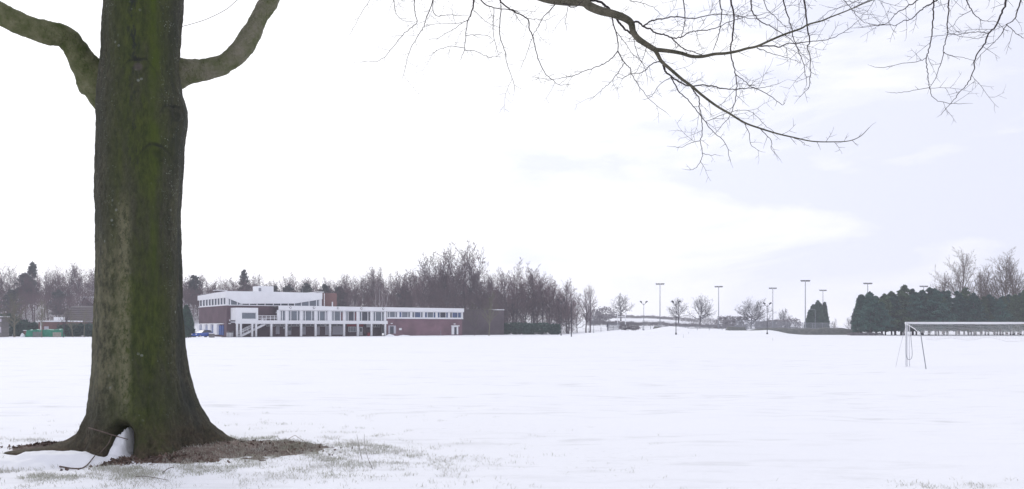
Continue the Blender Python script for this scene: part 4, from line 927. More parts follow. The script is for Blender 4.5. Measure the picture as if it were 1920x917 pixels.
# upper bays: posts, mullions, panes
posts = [522.5, 537.8, 565, 592, 618, 645.7, 671, 697, 722.5]
for i, p in enumerate(posts):
    w = 0.26 if i != 4 else 0.4
    pb('upper_post', M['white'], (U(p, -.3) - w, U(p, -.3) + w, -0.29, 0.10, 3.11, FT0 - 0.003))
def window(ua, ub, z0, z1, v, splits, gm, par=None, name='window', fr=0.09):
    "frame with mullions at the given fractions; each light is a pane of its own"
    mb = MB(); mb.box(ua, ub, v - .06, v + .06, z0, z0 + fr); mb.box(ua, ub, v - .06, v + .06, z1 - fr, z1)
    xs_ = [0] + list(splits) + [1]
    for s in xs_:
        c = ua + (ub - ua) * s; c = min(max(c, ua + fr * .5), ub - fr * .5); mb.box(c - fr * .5, c + fr * .5, v - .062, v + .058, z0 + fr, z1 - fr)
    o = mb.build(name, M['white'], par or pav)
    for a, b in zip(xs_[:-1], xs_[1:]):
        g_ = gm if not isinstance(gm, (list, tuple)) else gm[rw.randrange(len(gm))]
        q = MB(); q.box(ua + (ub - ua) * a + fr * .5, ua + (ub - ua) * b - fr * .5, v - .012, v + .012, z0 + fr, z1 - fr); q.build('pane', g_, o)
    return o
gl = [[M['glass']], [M['glass'], M['glass']], [M['glass']], [M['glass'], M['glass']], [M['glass'], M['glass_dark']], [M['glass_dark'], M['glass']], [M['glass'], M['glass_dark']], [M['glass']]]
for i in range(len(posts) - 1):
    w0 = 0.26 if i != 4 else 0.4; w1 = 0.26 if i != 3 else 0.4
    a, b = U(posts[i], 0) + w0 + 0.01, U(posts[i + 1], 0) - w1 - 0.01
    window(a, b, 3.12, FT0 - 0.01, 0.0, (0.22, 0.76) if i else (0.4,), gl[i], fr=0.16)
    if i in (3, 4, 5): pb('curtain', M['curtain'] if i != 3 else M['pale'], (b - 0.45, b - 0.1, -0.05, -0.02, 3.3, 5.1))
# room behind the upper glazing, as a dark floor-to-ceiling back wall
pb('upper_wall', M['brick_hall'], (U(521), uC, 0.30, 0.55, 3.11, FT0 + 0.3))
# columns below
for p in (444.5, 451.5, 472.7, 480, 508.5, 536.6, 564.4, 591.5, 618.7, 645, 670.7, 696.3, 722):
    w = 0.20 if p > 481 else 0.17
    pb('column', M['white'], (U(p, -.4) - w, U(p, -.4) + w, -0.58, -0.20, -0.2, 2.615))
# recessed ground floor
LV = 2.7
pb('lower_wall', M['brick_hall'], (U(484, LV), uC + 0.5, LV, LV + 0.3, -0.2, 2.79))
def lz(px, py): return ZZ(px, py, LV)
def lw(pa, pb_, ya, yb, m, name, d=0.05, label=None):
    o = pb(name, m, (U(pa, LV), U(pb_, LV), LV - d, LV - 0.004, lz(pa, yb), lz(pa, ya)))
    if label: o['label'] = label
    return o
for a, b, sp in ((499, 516, (.3, .75)), (517, 533, (.5,)), (539, 561, (.3, .78)), (566, 589, (.3, .7)), (593, 609, (.5,)), (611, 645, (.2, .6))):
    window(U(a, LV), U(b, LV), lz(a, 611.8), lz(a, 607.2), LV - 0.08, sp, M['glass_dark'], name='strip_window')
for a, b, y0, y1 in ((517, 524, 612, 626.5), (566.5, 573, 613, 627.5), (593.5, 599.5, 613, 628)): lw(a, b, y0, y1, M['pale'], 'door')
dd = lw(539.5, 546, 612.5, 628, M['pale'], 'door'); pb('pane', M['glass'], (U(540.2, LV), U(545.4, LV), LV - 0.075, LV - 0.052, lz(540, 620), lz(540, 613.5)), par=dd)
lw(609.5, 617, 612, 628, M['pale'], 'panel'); lw(623, 644.5, 612.3, 627.5, M['pale'], 'shutter_door', 0.08, 'wide pale roller door under the colonnade')
for a, b in ((609.8, 612.6),): lw(a, b, 607.5, 612, M['white'], 'panel', 0.06)
lw(650.5, 681, 608.3, 612, M['red'], 'red_fascia', 0.10, 'red board over the white counter window')
window(U(653, LV), U(669.5, LV), lz(653, 622.5), lz(653, 612.6), LV - 0.08, (.2, .4, .6, .8), M['glass'], name='counter_window')
dd = lw(673.5, 680, 613, 629, M['white'], 'door'); pb('pane', M['glass_dark'], (U(675, LV), U(678.5, LV), LV - 0.075, LV - 0.052, lz(675, 622), lz(675, 615)), par=dd)
lw(687, 694.5, 608, 613.6, M['white'], 'panel'); window(U(699.5, LV), U(712, LV), lz(700, 613.5), lz(700, 608.3), LV - 0.08, (.3, .7), M['glass_dark'], name='strip_window')
window(U(715.5, LV), U(720, LV), lz(716, 625), lz(716, 609), LV - 0.08, (), M['glass'], name='side_window')
lw(531, 535, 613, 616.5, M['white'], 'notice_board', 0.12)
# right brick wing
pb('wing_wall', M['brick'], (uC + 0.32, uE - 0.12, 0.0, 0.3, -0.2, 3.80), (uE - 0.42, uE - 0.12, 0.3, 9, -0.2, 3.80))
pb('window_sill', M['white'], (uC + 0.28, uE, -0.30, 0.32, 3.802, 4.02))
wp_ = [724.5, 746.6, 771, 794.6, 818.6, 842, 866.5]
for i in range(6):
    a, b = U(wp_[i], -.1) + 0.18, U(wp_[i + 1], -.1) - 0.18
    window(a, b, 4.025, FT0 - 0.006, -0.05, (0.24, 0.78) if i < 5 else (0.2, 0.68), [M['glass']] if i == 0 else ([M['glass'], M['glass_blue']] if i == 1 else [M['glass_blue'], M['glass_blue'], M['glass_dark'], M['glass']]), fr=0.13)
    if i: pb('pier', M['white'], (U(wp_[i], -.1) - 0.178, U(wp_[i], -.1) + 0.178, -0.18, 0.15, 4.023, FT0 - 0.004))
pb('pier', M['white'], (uE - 0.32, uE - 0.004, -0.18, 0.15, 4.023, FT0 - 0.004))
def wz(px, py): return ZZ(px, py, 0)
def doorset(pa, pbb, la, lb, top, bot, canopy):
    f = pb('door_frame', M['white'] if canopy else M['pale'], (U(pa), U(la), -0.07, -0.004, wz(pa, bot), wz(pa, top)), (U(lb), U(pbb), -0.07, -0.004, wz(pa, bot), wz(pa, top)), (U(la), U(lb), -0.07, -0.004, wz(pa, top + 1.3), wz(pa, top)))
    pb('door', M['glass_dark'], (U(la), U(lb), -0.05, -0.006, wz(pa, bot), wz(pa, top + 1.3)), par=f)
    if canopy: pb('canopy', M['white'], (U(pa) - .15, U(pbb) + .1, -0.5, -0.072, wz(pa, top) + 0.0, wz(pa, top - 1.8)), par=f)
doorset(728, 742, 731, 738, 610.5, 625.5, False); doorset(846.5, 859, 851.5, 856, 612, 627.3, True)
for px, py in ((734, 606.5), (852, 607.5)): pb('wall_light', M['white'], (U(px) - .22, U(px) + .22, -0.16, -0.004, wz(px, py + .8), wz(px, py - .8)))
pb('notice_board', M['white'], (U(748.2), U(753), -0.06, -0.004, wz(750, 619), wz(750, 615.2)))
pb('pipe', M['metal'], (U(826), U(826) + .07, -0.1, -0.004, 0, wz(826, 619)))
# bulkhead lamps on the fascia
for px in (545, 589, 634, 678, 719):
    u = U(px, -.7); mb = MB(); mb.cyl((u, -0.66, 5.98), (u, -0.626, 5.98), 0.24, n=14); o = mb.build('lamp', M['dark_metal'], pav)
    mb = MB(); mb.cyl((u, -0.78, 5.98), (u, -0.662, 5.98), 0.15, 0.17, n=14); mb.build('lens', M['white'], o)
# dark end block, set back
EV = 4.5; e0, e1 = uE - 0.45, U(945, EV)
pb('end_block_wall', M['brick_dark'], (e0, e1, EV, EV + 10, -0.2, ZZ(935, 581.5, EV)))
pb('end_block_coping', M['drift'], (U(925, EV), e1 + 0.05, EV - 0.06, EV + 10.05, ZZ(935, 581.5, EV) + 0.003, ZZ(935, 580.3, EV) + .02))
pb('end_block_edge', M['felt'], (e0, U(925, EV) - 0.003, EV - 0.04, EV + 10.05, ZZ(935, 581.5, EV) + 0.003, ZZ(935, 580.8, EV) + .02))
# the hall
HV = 3.0; uH0 = U(425, HV); uH1 = U(607, HV); zS = 6.45; zT = 9.15
def Vl(px):  # depth along the hall's left side where the pixel column meets it
    s = (px - CX) / F; ox = OX + uH0 * D[0]; oy = OY + uH0 * D[1]
    return (s * oy - ox) / (NN[0] - s * NN[1])
vB = Vl(373)
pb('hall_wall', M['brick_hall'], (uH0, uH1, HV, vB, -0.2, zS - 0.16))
pb('hall_sill', M['white'], (uH0 - 0.12, uH1 + 0.02, HV - 0.12, vB + .1, zS - 0.158, zS))
# clerestory core in dark glass is replaced by individual panes in a frame
def hz(px, py): return ZZ(px, py, HV)
ua, ub, uc, ud = uH0 - 0.25, U(452, HV), U(552, HV), U(603, HV)
poly = [(ua, hz(427, 558)), (ub, hz(452, 569.6)), (uc, hz(552, 569.2)), (ud, hz(603, 561)), (ud, hz(603, 549)), (U(594, HV), hz(594, 549.4)), (U(500, HV), hz(500, 547)), (ua, hz(428, 546))]
mb = MB(); mb.prism(poly, HV - 0.45, HV - 0.10); mb.build('hall_fascia', M['white'], pav)
mb = MB(); mb.prism_x([(HV - 0.10, hz(427, 558) - .02), (vB + 0.2, hz(427, 558) - .02), (vB + .2, hz(428, 546) - .25), (HV - .10, hz(428, 546) - .006)], ua, ua + 0.35); mb.build('side_fascia', M['white'], pav)
pb('parapet', M['white'], (U(594.5, HV), U(606, HV), HV - 0.42, HV + 6, hz(600, 550) + .2, hz(600, 547)))
pb('hall_roof', M['felt'], (ua + 0.36, ud - 0.1, HV - 0.095, vB, hz(500, 551), hz(500, 548)))
pb('hall_roof_snow', M['drift'], (ua + 0.5, ud - 0.2, HV + 0.3, vB - 0.3, hz(500, 548) + .003, hz(500, 547.6) + .02))
# sloping clerestory lights along the front, following the fascia
def fz(u):
    return float(np.interp(u, [ua, ub, uc, ud], [poly[0][1], poly[1][1], poly[2][1], poly[3][1]]))
cuts = [428, 432, 445, 450, 453.5, 467.5, 482, 497, 512.5, 526.5, 540.5, 552, 565, 579.5, 593.5, 598.5, 600.5]
for i in range(len(cuts) - 1):
    a, b = U(cuts[i], HV) + 0.09, U(cuts[i + 1], HV) - 0.09
    z0 = zS + 0.003; q = MB(); q.prism([(a, z0), (b, z0), (b, max(fz(b) + .05, z0 + .12)), (a, max(fz(a) + .05, z0 + .12))], HV + 0.02, HV + 0.05)
    q.build('pane', M['glass'] if not 4 <= i <= 10 else M['glass_dark'], pav)
mb = MB()
for c in cuts: mb.box(U(c, HV) - 0.09, U(c, HV) + 0.09, HV - 0.04, HV + 0.10, zS + 0.003, fz(U(c, HV)) + 0.06)
mb.build('clerestory_frame', M['white'], pav)
pb('corner_post', M['white'], (uH0 - 0.1, U(428, HV) - 0.1, HV - 0.08, HV + 0.28, zS + .003, fz(uH0) + .05))
pb('clerestory_end', M['white'], (U(600.7, HV), U(603, HV), HV - 0.08, HV + .1, zS + .003, fz(U(602, HV)) + .04))
pb('clerestory_back', M['brick_hall'], (uH0 + 0.25, uH1 - .1, HV + 0.35, vB - 0.3, zS + 0.003, hz(500, 551.2)))
# nine upright lights on the hall's left side
vv = [Vl(x_) for x_ in np.linspace(424.0, 374.2, 10)]
for a, b in zip(vv[:-1], vv[1:]):
    w = (b - a); m0, m1 = a + w * 0.22, b - w * 0.12
    f = MB(); f.box(uH0 - .02, uH0 + .12, a + .01, m0, zS + .004, hz(427, 558) - .022); f.box(uH0 - .02, uH0 + .12, m1, b - .01, zS + .004, hz(427, 558) - .022)
    f.box(uH0 - .022, uH0 + .118, m0, m1, zS + .004, zS + .12)
    fo = f.build('window', M['white'], pav); q = MB(); q.box(uH0 + .03, uH0 + .05, m0, m1, zS + .121, hz(427, 558) - .022); q.build('pane', M['glass'], fo)
# ground-floor bays on the left side: white doors with blue leaves
def lface(pa, pbb, z0, z1, m, name, d=0.12):
    a, b = Vl(pbb), Vl(pa); return pb(name, m, (uH0 - d, uH0 - 0.004, a, b, z0, z1))
for pa, pm, pz_, sc_ in ((373, 378.3, 382, .0), (383, 389, 393, .1), (394, 399.4, 404, .2), (405, 411.7, 416.4, .3)):
    w = lface(pa, pm, 0.75 - sc_ * 1.2, 2.55, M['white'], 'door_surround', 0.55); lface(pm, pz_, 0.75 - sc_ * 1.2, 2.3, M['blue'], 'blue_door')
lface(417.2, 420, 0.3, 2.3, M['blue'], 'blue_door')
lface(373, 420.5, 2.555, 2.72, M['white'], 'door_head', 0.3)
# rooftop plant box, antenna, rear brick tower
bx0, bx1 = U(485, 8), U(513, 8)
pb('plant_box', M['white'], (bx0, bx1, 8, 12, 8.8, ZZ(499, 536.5, 8)))
pb('plant_box_vent', M['metal'], (bx0 - 0.03, bx0 + .5, 7.9, 7.995, ZZ(488, 546, 8), ZZ(488, 540, 8)))
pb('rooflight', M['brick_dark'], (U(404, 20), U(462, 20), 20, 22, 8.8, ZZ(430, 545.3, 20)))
pb('rooflight_snow', M['drift'], (U(404, 20), U(426, 20), 19.9, 22, ZZ(430, 545.3, 20) + .003, ZZ(430, 544.2, 20)))
mb = MB(); u = U(567.5, HV + 1); mb.cyl((u, HV + 1, 9.0), (u, HV + 1, 10.3), 0.03, n=6); mb.build('antenna', M['metal'], pav)
pb('downpipe', M['white'], (uH1 + 0.05, uH1 + 0.17, HV - .1, HV + .02, 6.4, hz(606, 550)))
pb('rear_tower', M['brick_red'], (uH1 + 0.2, U(621.5, 10), 7, 15, 5.9, ZZ(614, 549.5, 7)))
pb('roof_vent', M['white'], (U(622.5, 6), U(622.5, 6) + .25, 6, 6.25, FB0 - .05, ZZ(622, 566, 6)))
pb('wall_light', M['white'], (U(430.6, HV) - .1, U(430.6, HV) + .1, HV - .12, HV - .004, hz(430, 602.5), hz(430, 599)))
pb('wall_sign', M['white'], (U(428.3, HV), U(433, HV), HV - .05, HV - .004, hz(430, 607.6), hz(430, 606)))
pb('wall_light', M['white'], (U(518, HV) - .1, U(518, HV) + .1, HV - .12, HV - .004, hz(518, 587.5), hz(518, 584.5)))
# projecting white window box at the stair head
a, b = U(442, -.6), U(484, -.6); zb0, zb1 = 3.325, ZZ(460, 577, -.6); wa, wb = U(453.5, -.6), U(480.5, -.6); w0, w1 = ZZ(466, 598.3, -.6), ZZ(466, 586, -.6)
pb('stair_head', M['white'], (a, wa, -0.6, 2.9, zb0, zb1), (wb, b, -0.6, 2.9, zb0, zb1), (wa, wb, -0.598, 2.9, zb0, w0), (wa, wb, -0.598, 2.9, w1, zb1 - .002))
window(wa + .01, wb - .01, w0 + .01, w1 - .01, -0.35, (), M['glass'], fr=.07)
# terrace rail
mb = MB(); ra, rb = b + .02, U(522, -.45)
for z in (3.62, 3.92, 4.22): mb.box(ra, rb, -0.50, -0.43, z, z + 0.08)
rl = mb.build('railing', M['white'], pav)
for k in range(6):
    u = ra + (rb - ra) * (k + .0) / 5; pb('baluster', M['white'], (u - .04, u + .04, -0.505, -0.425, 3.325, 4.31), par=rl)
# outdoor stair
s0u, s0z, s1u, s1z = U(497, .2), 2.79, U(447, .2), 0.05
st = None; mb = MB(); mb.prism([(s0u, s0z), (s0u, s0z - .42), (s1u, s1z - .30), (s1u, s1z + .12)], -0.19, -0.11); st = mb.build('staircase', M['white'], pav)
mb = MB(); mb.prism([(s0u, s0z), (s0u, s0z - .42), (s1u, s1z - .30), (s1u, s1z + .12)], 0.98, 1.06); mb.build('stringer', M['white'], st)
for k in range(14):
    t = (k + .5) / 14; u = s0u + (s1u - s0u) * t; z = s0z + (s1z - s0z) * t
    pb('step', M['pale'], (u - .20, u + .20, -0.108, 0.978, z - .06, z), par=st)
mb = MB(); hr = [(s0u, s0z + .95), (s0u, s0z + .83), (s1u, s1z + .93), (s1u, s1z + 1.05)]
for yy in (-0.19, 1.0): mb.prism(hr, yy, yy + .06); mb.prism([(p[0], p[1] - .4) for p in hr], yy + .003, yy + .05)
mb.build('handrail', M['white'], st)
for k in range(7):
    t = k / 6; u = s0u + (s1u - s0u) * t; z = s0z + (s1z - s0z) * t; pb('baluster', M['white'], (u - .035, u + .035, -0.188, -0.134, z + .02, z + .9), par=st)
# paved strip and snow heaps at its foot
def band(name, pa, pbb, v0, v1, z, m, kind='structure'):
    q = []
    for u, v in ((U(pa, v0), v0), (U(pbb, v0), v0), (U(pbb, v1), v1), (U(pa, v1), v1)):
        q.append((OX + u * D[0] + v * NN[0], OY + u * D[1] + v * NN[1]))
    mb = MB(); vs = []; n = 24
    for i in range(n + 1):
        t = i / n
        for A, Bq in ((q[0], q[1]), (q[3], q[2])):
            x_, y_ = A[0] + (Bq[0] - A[0]) * t, A[1] + (Bq[1] - A[1]) * t; vs.append((x_, y_, gzf(x_, y_) + z))
    mb.add(vs, [(2 * i, 2 * i + 2, 2 * i + 3, 2 * i + 1) for i in range(n)]); o = mb.build(name, m); tag(o, kind=kind); return o
band('terrace_paving', 415, 735, -3.2, LV - 0.01, 0.03, M['asphalt'])
def heap(name, px, Yd, rx, ry, h, seed, label, m=None, cat='snow heap', kind=None):
    x0 = (px - CX) / F * Yd; vs = []; fs = []; n, k = 9, 20
    for i in range(n + 1):
        r_ = i / n
        for j in range(k):
            t = 2 * math.pi * j / k; q = 1 + .18 * mnoise.noise(Vector((math.cos(t) * 1.5, math.sin(t) * 1.5, seed)))
            x_ = math.cos(t) * rx * r_ * q; y_ = math.sin(t) * ry * r_ * q
            vs.append((x_, y_, h * (1 - r_ * r_) * (1 + .5 * mnoise.noise(Vector((x_ * 1.5, y_ * 1.5, seed)))) - .06 * r_ + gzf(x0 + x_, Yd + y_)))
    for i in range(n):
        for j in range(k): fs.append((i * k + j, i * k + (j + 1) % k, (i + 1) * k + (j + 1) % k, (i + 1) * k + j))
    mb = MB(); mb.add(vs, fs); o = mb.build(name, m or M['drift'], None, True); o.location = (x0, Yd, 0); tag(o, label, cat, None, kind); return o
heap('snow_heap', 732, 170.5, 1.1, .6, .45, 1, 'low snow heap at the foot of the colonnade, before the pale-framed door')
heap('snow_heap', 758, 173, 1.6, .6, .25, 2, 'flat snow heap against the brick wing below the notice board')
heap('snow_heap', 374, 146.5, 3.0, 1.0, .2, 3, 'long snow heap before the blue car beside the hall')
# red bin and white cage
def loc_uv(u, v): return Vector((OX + u * D[0] + v * NN[0], OY + u * D[1] + v * NN[1], 0))
p = loc_uv(U(691, 1.8), 1.8); rb_ = empty('red_bin', (p.x, p.y, gzf(p.x, p.y) + .03), TH, 'red bin standing under the colonnade near its right end', 'bin')
mb = MB(); mb.prism([(-.28, 0), (.28, 0), (.34, .62), (-.34, .62)], -.3, .3); mb.build('body', M['red'], rb_); mb = MB(); mb.box(-.37, .37, -.33, .33, .622, .70); mb.build('lid', M['red'], rb_)
p = loc_uv(U(431, 1.0), 1.0); cg = empty('white_cabinet', (p.x, p.y, gzf(p.x, p.y)), TH, 'low white cabinet with hooped rails at the hall corner, left of the stair', 'cabinet')
mb = MB(); mb.box(-.55, .55, -.3, .3, .02, .85); mb.build('body', M['white'], cg)
for s in (-.45, .45):
    mb = MB(); mb.tube(catmull([Vector((s - .15, -.36, 0)), Vector((s - .15, -.36, 1.0)), Vector((s, -.36, 1.15)), Vector((s + .15, -.36, 1.0)), Vector((s + .15, -.36, 0))], 4), .03, 6); mb.build('hoop', M['metal'], cg, True)

# blue car beside the hall
def car(px, Yd, rz, label):
    x0 = (px - CX) / F * Yd; r = empty('parked_car', (x0, Yd, gzf(x0, Yd)), rz, label, 'car')
    me = bpy.data.meshes.new('body')
    sec = [(-2.0, .45, .62, .62), (-1.95, .32, .80, .74), (-1.2, .28, .90, .80), (-.75, .28, .94, .80), (.9, .28, .96, .80), (1.7, .28, .92, .78), (1.98, .34, .78, .72), (2.02, .45, .62, .60)]
    vs = []; fs = []
    for (x, z0, z1, w) in sec:
        vs += [(x, -w, z0), (x, -w * 1.04, (z0 + z1) * .5), (x, -w * .93, z1), (x, w * .93, z1), (x, w * 1.04, (z0 + z1) * .5), (x, w, z0)]
    for i in range(len(sec) - 1):
        for k in range(6): fs.append((i * 6 + k, i * 6 + (k + 1) % 6, (i + 1) * 6 + (k + 1) % 6, (i + 1) * 6 + k))
    fs += [tuple(range(5, -1, -1)), tuple(range((len(sec) - 1) * 6, len(sec) * 6))]
    mb = MB(); mb.add(vs, fs); mb.build('body', M['car'], r, True)
    cab = [(-.85, .93), (1.75, .90), (1.45, 1.36), (.6, 1.43), (-.15, 1.38)]
    mb = MB(); w0, w1 = .72, .55; n = 5
    vs = [(x, -(w0 if i < 2 else w1), z) for i, (x, z) in enumerate(cab)] + [(x, (w0 if i < 2 else w1), z) for i, (x, z) in enumerate(cab)]
    mb.add(vs, [(0, 1, 2, 3, 4), (9, 8, 7, 6, 5)] + [(i, i + 5, (i + 1) % 5 + 5, (i + 1) % 5) for i in range(5)]); mb.build('windows', M['glass_dark'], r)
    mb = MB(); mb.prism([(1.42, 1.375), (.6, 1.445), (-.12, 1.395), (-.12, 1.42), (.6, 1.475), (1.42, 1.41)], -.545, .545); mb.build('roof', M['car'], r)
    for x in (-1.25, 1.3):
        for s in (-1, 1):
            mb = MB(); mb.cyl((x, s * .60, .31), (x, s * .81, .31), .31, n=16); w = mb.build('wheel', M['rubber'], r); mb = MB(); mb.cyl((x, s * .812, .31), (x, s * .83, .31), .19, n=12); mb.build('rim', M['metal'], w)
    for s in (-1, 1):
        mb = MB(); mb.box(-2.02, -1.93, s * .58 - .14, s * .58 + .14, .60, .74); mb.build('headlight', M['white'], r)
    return r
car(380, 150.5, math.radians(62), 'blue hatchback car parked in snow beside the hall side doors')
x0 = (397 - CX) / F * 151; gt = empty('rubbish_crate', (x0, 151, gzf(x0, 151)), .4, 'pale crate standing between blue car and white cabinet', 'crate')
mb = MB(); mb.box(-.5, .5, -.4, .4, 0, .75); mb.build('body', M['slat'], gt); mb = MB(); mb.box(-.52, .52, -.42, .42, .752, .86); mb.build('snow_cap', M['drift'], gt)

# ------------------------------------------------------------------ left edge: sheds, roof, tarpaulins, hedge
def building(name, px0, px1, Yd, ztop, depth, wall_m, label, rz=0.0):
    x0 = (px0 - CX) / F * Yd; x1 = (px1 - CX) / F * Yd; r = empty(name, (x0, Yd, gzf(x0, Yd)), rz, label, 'building'); return r, x1 - x0
r, w = building('brick_shed', 72, 128, 166, 3.0, 5, None, 'low red brick shed with snow-edged flat roof behind the tarpaulins')
zt = HC + (HY - 603.5) / F * 166
mb = MB(); mb.box(0, w, 0, 5, -.2, zt); mb.build('wall', M['brick_red'], r); mb = MB(); mb.box(-.3, w + .2, -.35, 5.2, zt + .003, zt + .28); mb.build('roof', M['drift'], r)
mb = MB(); mb.box(w * .07, w * .07 + .35, -.06, -.004, 0, zt - .1); mb.build('door_post', M['white'], r)
mb = MB(); mb.box(w * .2, w * .2 + .9, -.05, -.004, 0.1, 2.1); mb.build('door', M['pale'], r)
for a_, b_ in ((.42, .52), (.6, .72)):
    heap_ = MB(); heap_.box(w * a_, w * b_, 1, 1.8, zt + .282, zt + .28 + .75); heap_.build('roof_vent', M['white'], r)
r, w = building('barn', 109, 260, 184, 7, 12, None, 'wide barn with grey-brown tiled roof behind the hedge')
z0 = HC + (HY - 603) / F * 184; z1 = HC + (HY - 573.5) / F * 184
mb = MB(); mb.box(.3, w - .3, .6, 12, -.2, z0 + .4); mb.build('wall', M['brick_red'], r)
mb = MB(); mb.prism_x([(0, z0), (6, z1), (12.4, z0), (12.4, z0 - .2), (6, z1 - .25), (0, z0 - .2)], 0, w); rf = mb.build('roof', M['tile'], r)
mb = MB(); mb.prism_x([(5.7, z1 - .1), (6, z1 + .1), (6.3, z1 - .1)], -.02, w); mb.build('ridge', M['slat'], rf)
mb = MB(); mb.prism_x([(-.04, z0 - .03), (6, z1 + .0), (6, z1 + .07), (-.04, z0 + .07)], -.12, .0); mb.build('verge', M['slat'], rf)
nt_ = 0
for j in range(7):                                      # courses of tiles as stepped rows
    t = (j + .02) / 7; t2 = (j + 1) / 7; ya, yb = 6 * t, 6 * t2; za, zb = z0 + (z1 - z0) * t, z0 + (z1 - z0) * t2
    mb = MB(); mb.prism_x([(ya - .1, za + .10), (yb, zb + .03), (yb, zb + .01), (ya - .1, za + .02)], .03, w); mb.build('tile_course', M['tile'], rf)
mb = MB(); mb.box(3.0, 9.5, -.06, .5, z0 - .003, z0 + .12); mb.build('gutter_snow', M['drift'], r)
r, w = building('gabled_house', 153, 172, 232, 3, 8, None, 'small snow-roofed gabled house glimpsed high among the wood')
gz0 = HC + (HY - 569) / F * 232 - r.location.z; gz1 = HC + (HY - 557) / F * 232 - r.location.z
mb = MB(); mb.prism([(0, -.3), (w, -.3), (w, gz0 + .3), (w * .3, gz1 - .2), (0, gz0 + .3)], 0, 7); mb.build('wall', M['tile'], r)
mb = MB(); mb.prism([(w * .3, gz1), (w + .4, gz0), (w + .4, gz0 + .28), (w * .3, gz1 + .3), (-.5, gz0 + .1), (-.5, gz0 - .2)], -.4, 7.3); mb.build('roof', M['drift'], r)
mb = MB(); mb.box(w * .45, w * .75, -.05, -.004, gz0 - .9, gz0 + .3); mb.build('window', M['glass_dark'], r)
# hedge and evergreen bulk
bush_at(155, 162, 'clipped_hedge', 31, [(-3.2, 0, 1.2, 2.2, 1.0, 1.5), (-1.0, 0, 1.3, 2.2, 1.0, 1.5), (1.3, 0, 1.3, 2.2, 1, 1.5), (3.6, 0, 1.2, 2.2, 1, 1.5), (6, 0, 1.3, 2.2, 1, 1.4)], 9000, .26, M['laurel'], 'dark green hedge left of the great trunk, behind the young trees', cat='hedge')
bush_at(12, 166, 'evergreen_shrub', 32, [(-2.6, 0, 1.7, 2.4, 1.6, 2.0), (0.3, .4, 2.4, 2.2, 1.8, 2.5), (2.6, .2, 1.4, 1.8, 1.4, 1.6)], 8000, .28, M['laurel'], 'dark evergreen shrub behind the young tree at far left')
bush_at(55, 168, 'evergreen_shrub', 33, [(-1.6, 0, 1.6, 1.8, 1.5, 2.0), (0.7, .2, 1.3, 1.8, 1.4, 1.7)], 5500, .28, M['laurel'], 'dark evergreen shrub left of the brick shed')
# tarpaulin stacks
def tarp_stack(px, Yd, w, d, h, seed, label):
    x0 = (px - CX) / F * Yd; r = empty('tarpaulin_stack', (x0, Yd, gzf(x0, Yd)), 0.08, label, 'stack', None); n, k = 22, 12; vs = []; fs = []
    for j in range(k + 1):
        for i in range(n + 1):
            u = -1 + 2 * i / n; v = -1 + 2 * j / k; e = (1 - abs(u) ** 6) * (1 - abs(v) ** 6)
            z = h * min(1, e * 2.2) * (1 + .18 * mnoise.noise(Vector((u * 1.8, v * 1.2, seed)))) + .06 * mnoise.noise(Vector((u * 6, v * 5, seed)))
            vs.append((u * w / 2, v * d / 2, max(z, 0) + .02))
    for j in range(k):
        for i in range(n): a = j * (n + 1) + i; fs.append((a, a + 1, a + n + 2, a + n + 1))
    mb = MB(); mb.add(vs, fs); mb.build('cover', M['tarp'], r, True)
    vs2 = [(x_, y_, z_ + .03) for (x_, y_, z_) in vs]; keep = [f for f in fs if min(vs[i][2] for i in f) > h * .86]
    mb = MB(); mb.add(vs2, keep); mb.build('snow_dusting', M['dust'], r, True)
    return r
M['dust'] = mat('snow_dusted_tarpaulin', (0.55, 0.68, 0.62), .8, scale=1.2, col2=(0.10, 0.40, 0.28))
tarp_stack(67, 157, 3.0, 2.2, 1.35, 3, 'green tarpaulin over a stack, the left of two'); tarp_stack(97, 158, 4.2, 2.2, 1.4, 9, 'green tarpaulin over a stack, the right of two')
def slats(px, Yd, w, h, n, label, m, tilt=0.0):
    x0 = (px - CX) / F * Yd; r = empty('wooden_pallet', (x0, Yd, gzf(x0, Yd)), .05, label, 'pallet')
    for k in range(n):
        z = .1 + (h - .1) * k / (n - 1); mb = MB(); mb.box(-w / 2, w / 2, -.03, .0, z - .08, z + .08); o = mb.build('slat', m, r); o.rotation_euler = (tilt, 0, 0)
    for u in (-w / 2 + .1, 0, w / 2 - .1): mb = MB(); mb.box(u - .05, u + .05, .004, .1, .0, h + .05); mb.build('post', m, r)
slats(70, 154.5, 1.7, .95, 5, 'grey slatted pallet propped before the left tarpaulin', M['slat'])
slats(107, 155.5, 1.6, .85, 5, 'pinkish worn pallet at the right end of the tarpaulins', M['pale_wood'])
x0 = (48.5 - CX) / F * 157; r = empty('brick_pier', (x0, 157, gzf(x0, 157)), 0, 'short brick pier at the left end of the tarpaulins', 'pier')
mb = MB(); mb.box(-.3, .3, -.3, .3, -.1, 1.25); mb.build('shaft', M['brick_red'], r); mb = MB(); mb.box(-.36, .36, -.36, .36, 1.253, 1.36); mb.build('cap', M['drift'], r)
heap('snow_heap', 43, 156.5, .6, .5, .75, 6, 'white snowy heap beside the brick pier')
x0 = (-24 - CX) / F * 155; r = empty('site_cabin', (x0, 155, gzf(x0, 155)), 0, 'pale blue cabin cut off by the left edge', 'cabin')
mb = MB(); mb.box(-2.4, 2.72, 0, 2.4, .05, 3.9); mb.build('wall', M['slat'], r); mb = MB(); mb.box(-2.5, 2.8, -.15, 2.5, 3.903, 4.1); mb.build('roof', M['drift'], r)
mb = MB(); mb.box(1.6, 2.70, -.04, -.003, .9, 2.0); mb.build('window', M['pale'], r); mb = MB(); mb.box(-2.4, 2.78, -.10, -.003, 3.0, 3.55); mb.build('fascia', M['pale'], r)

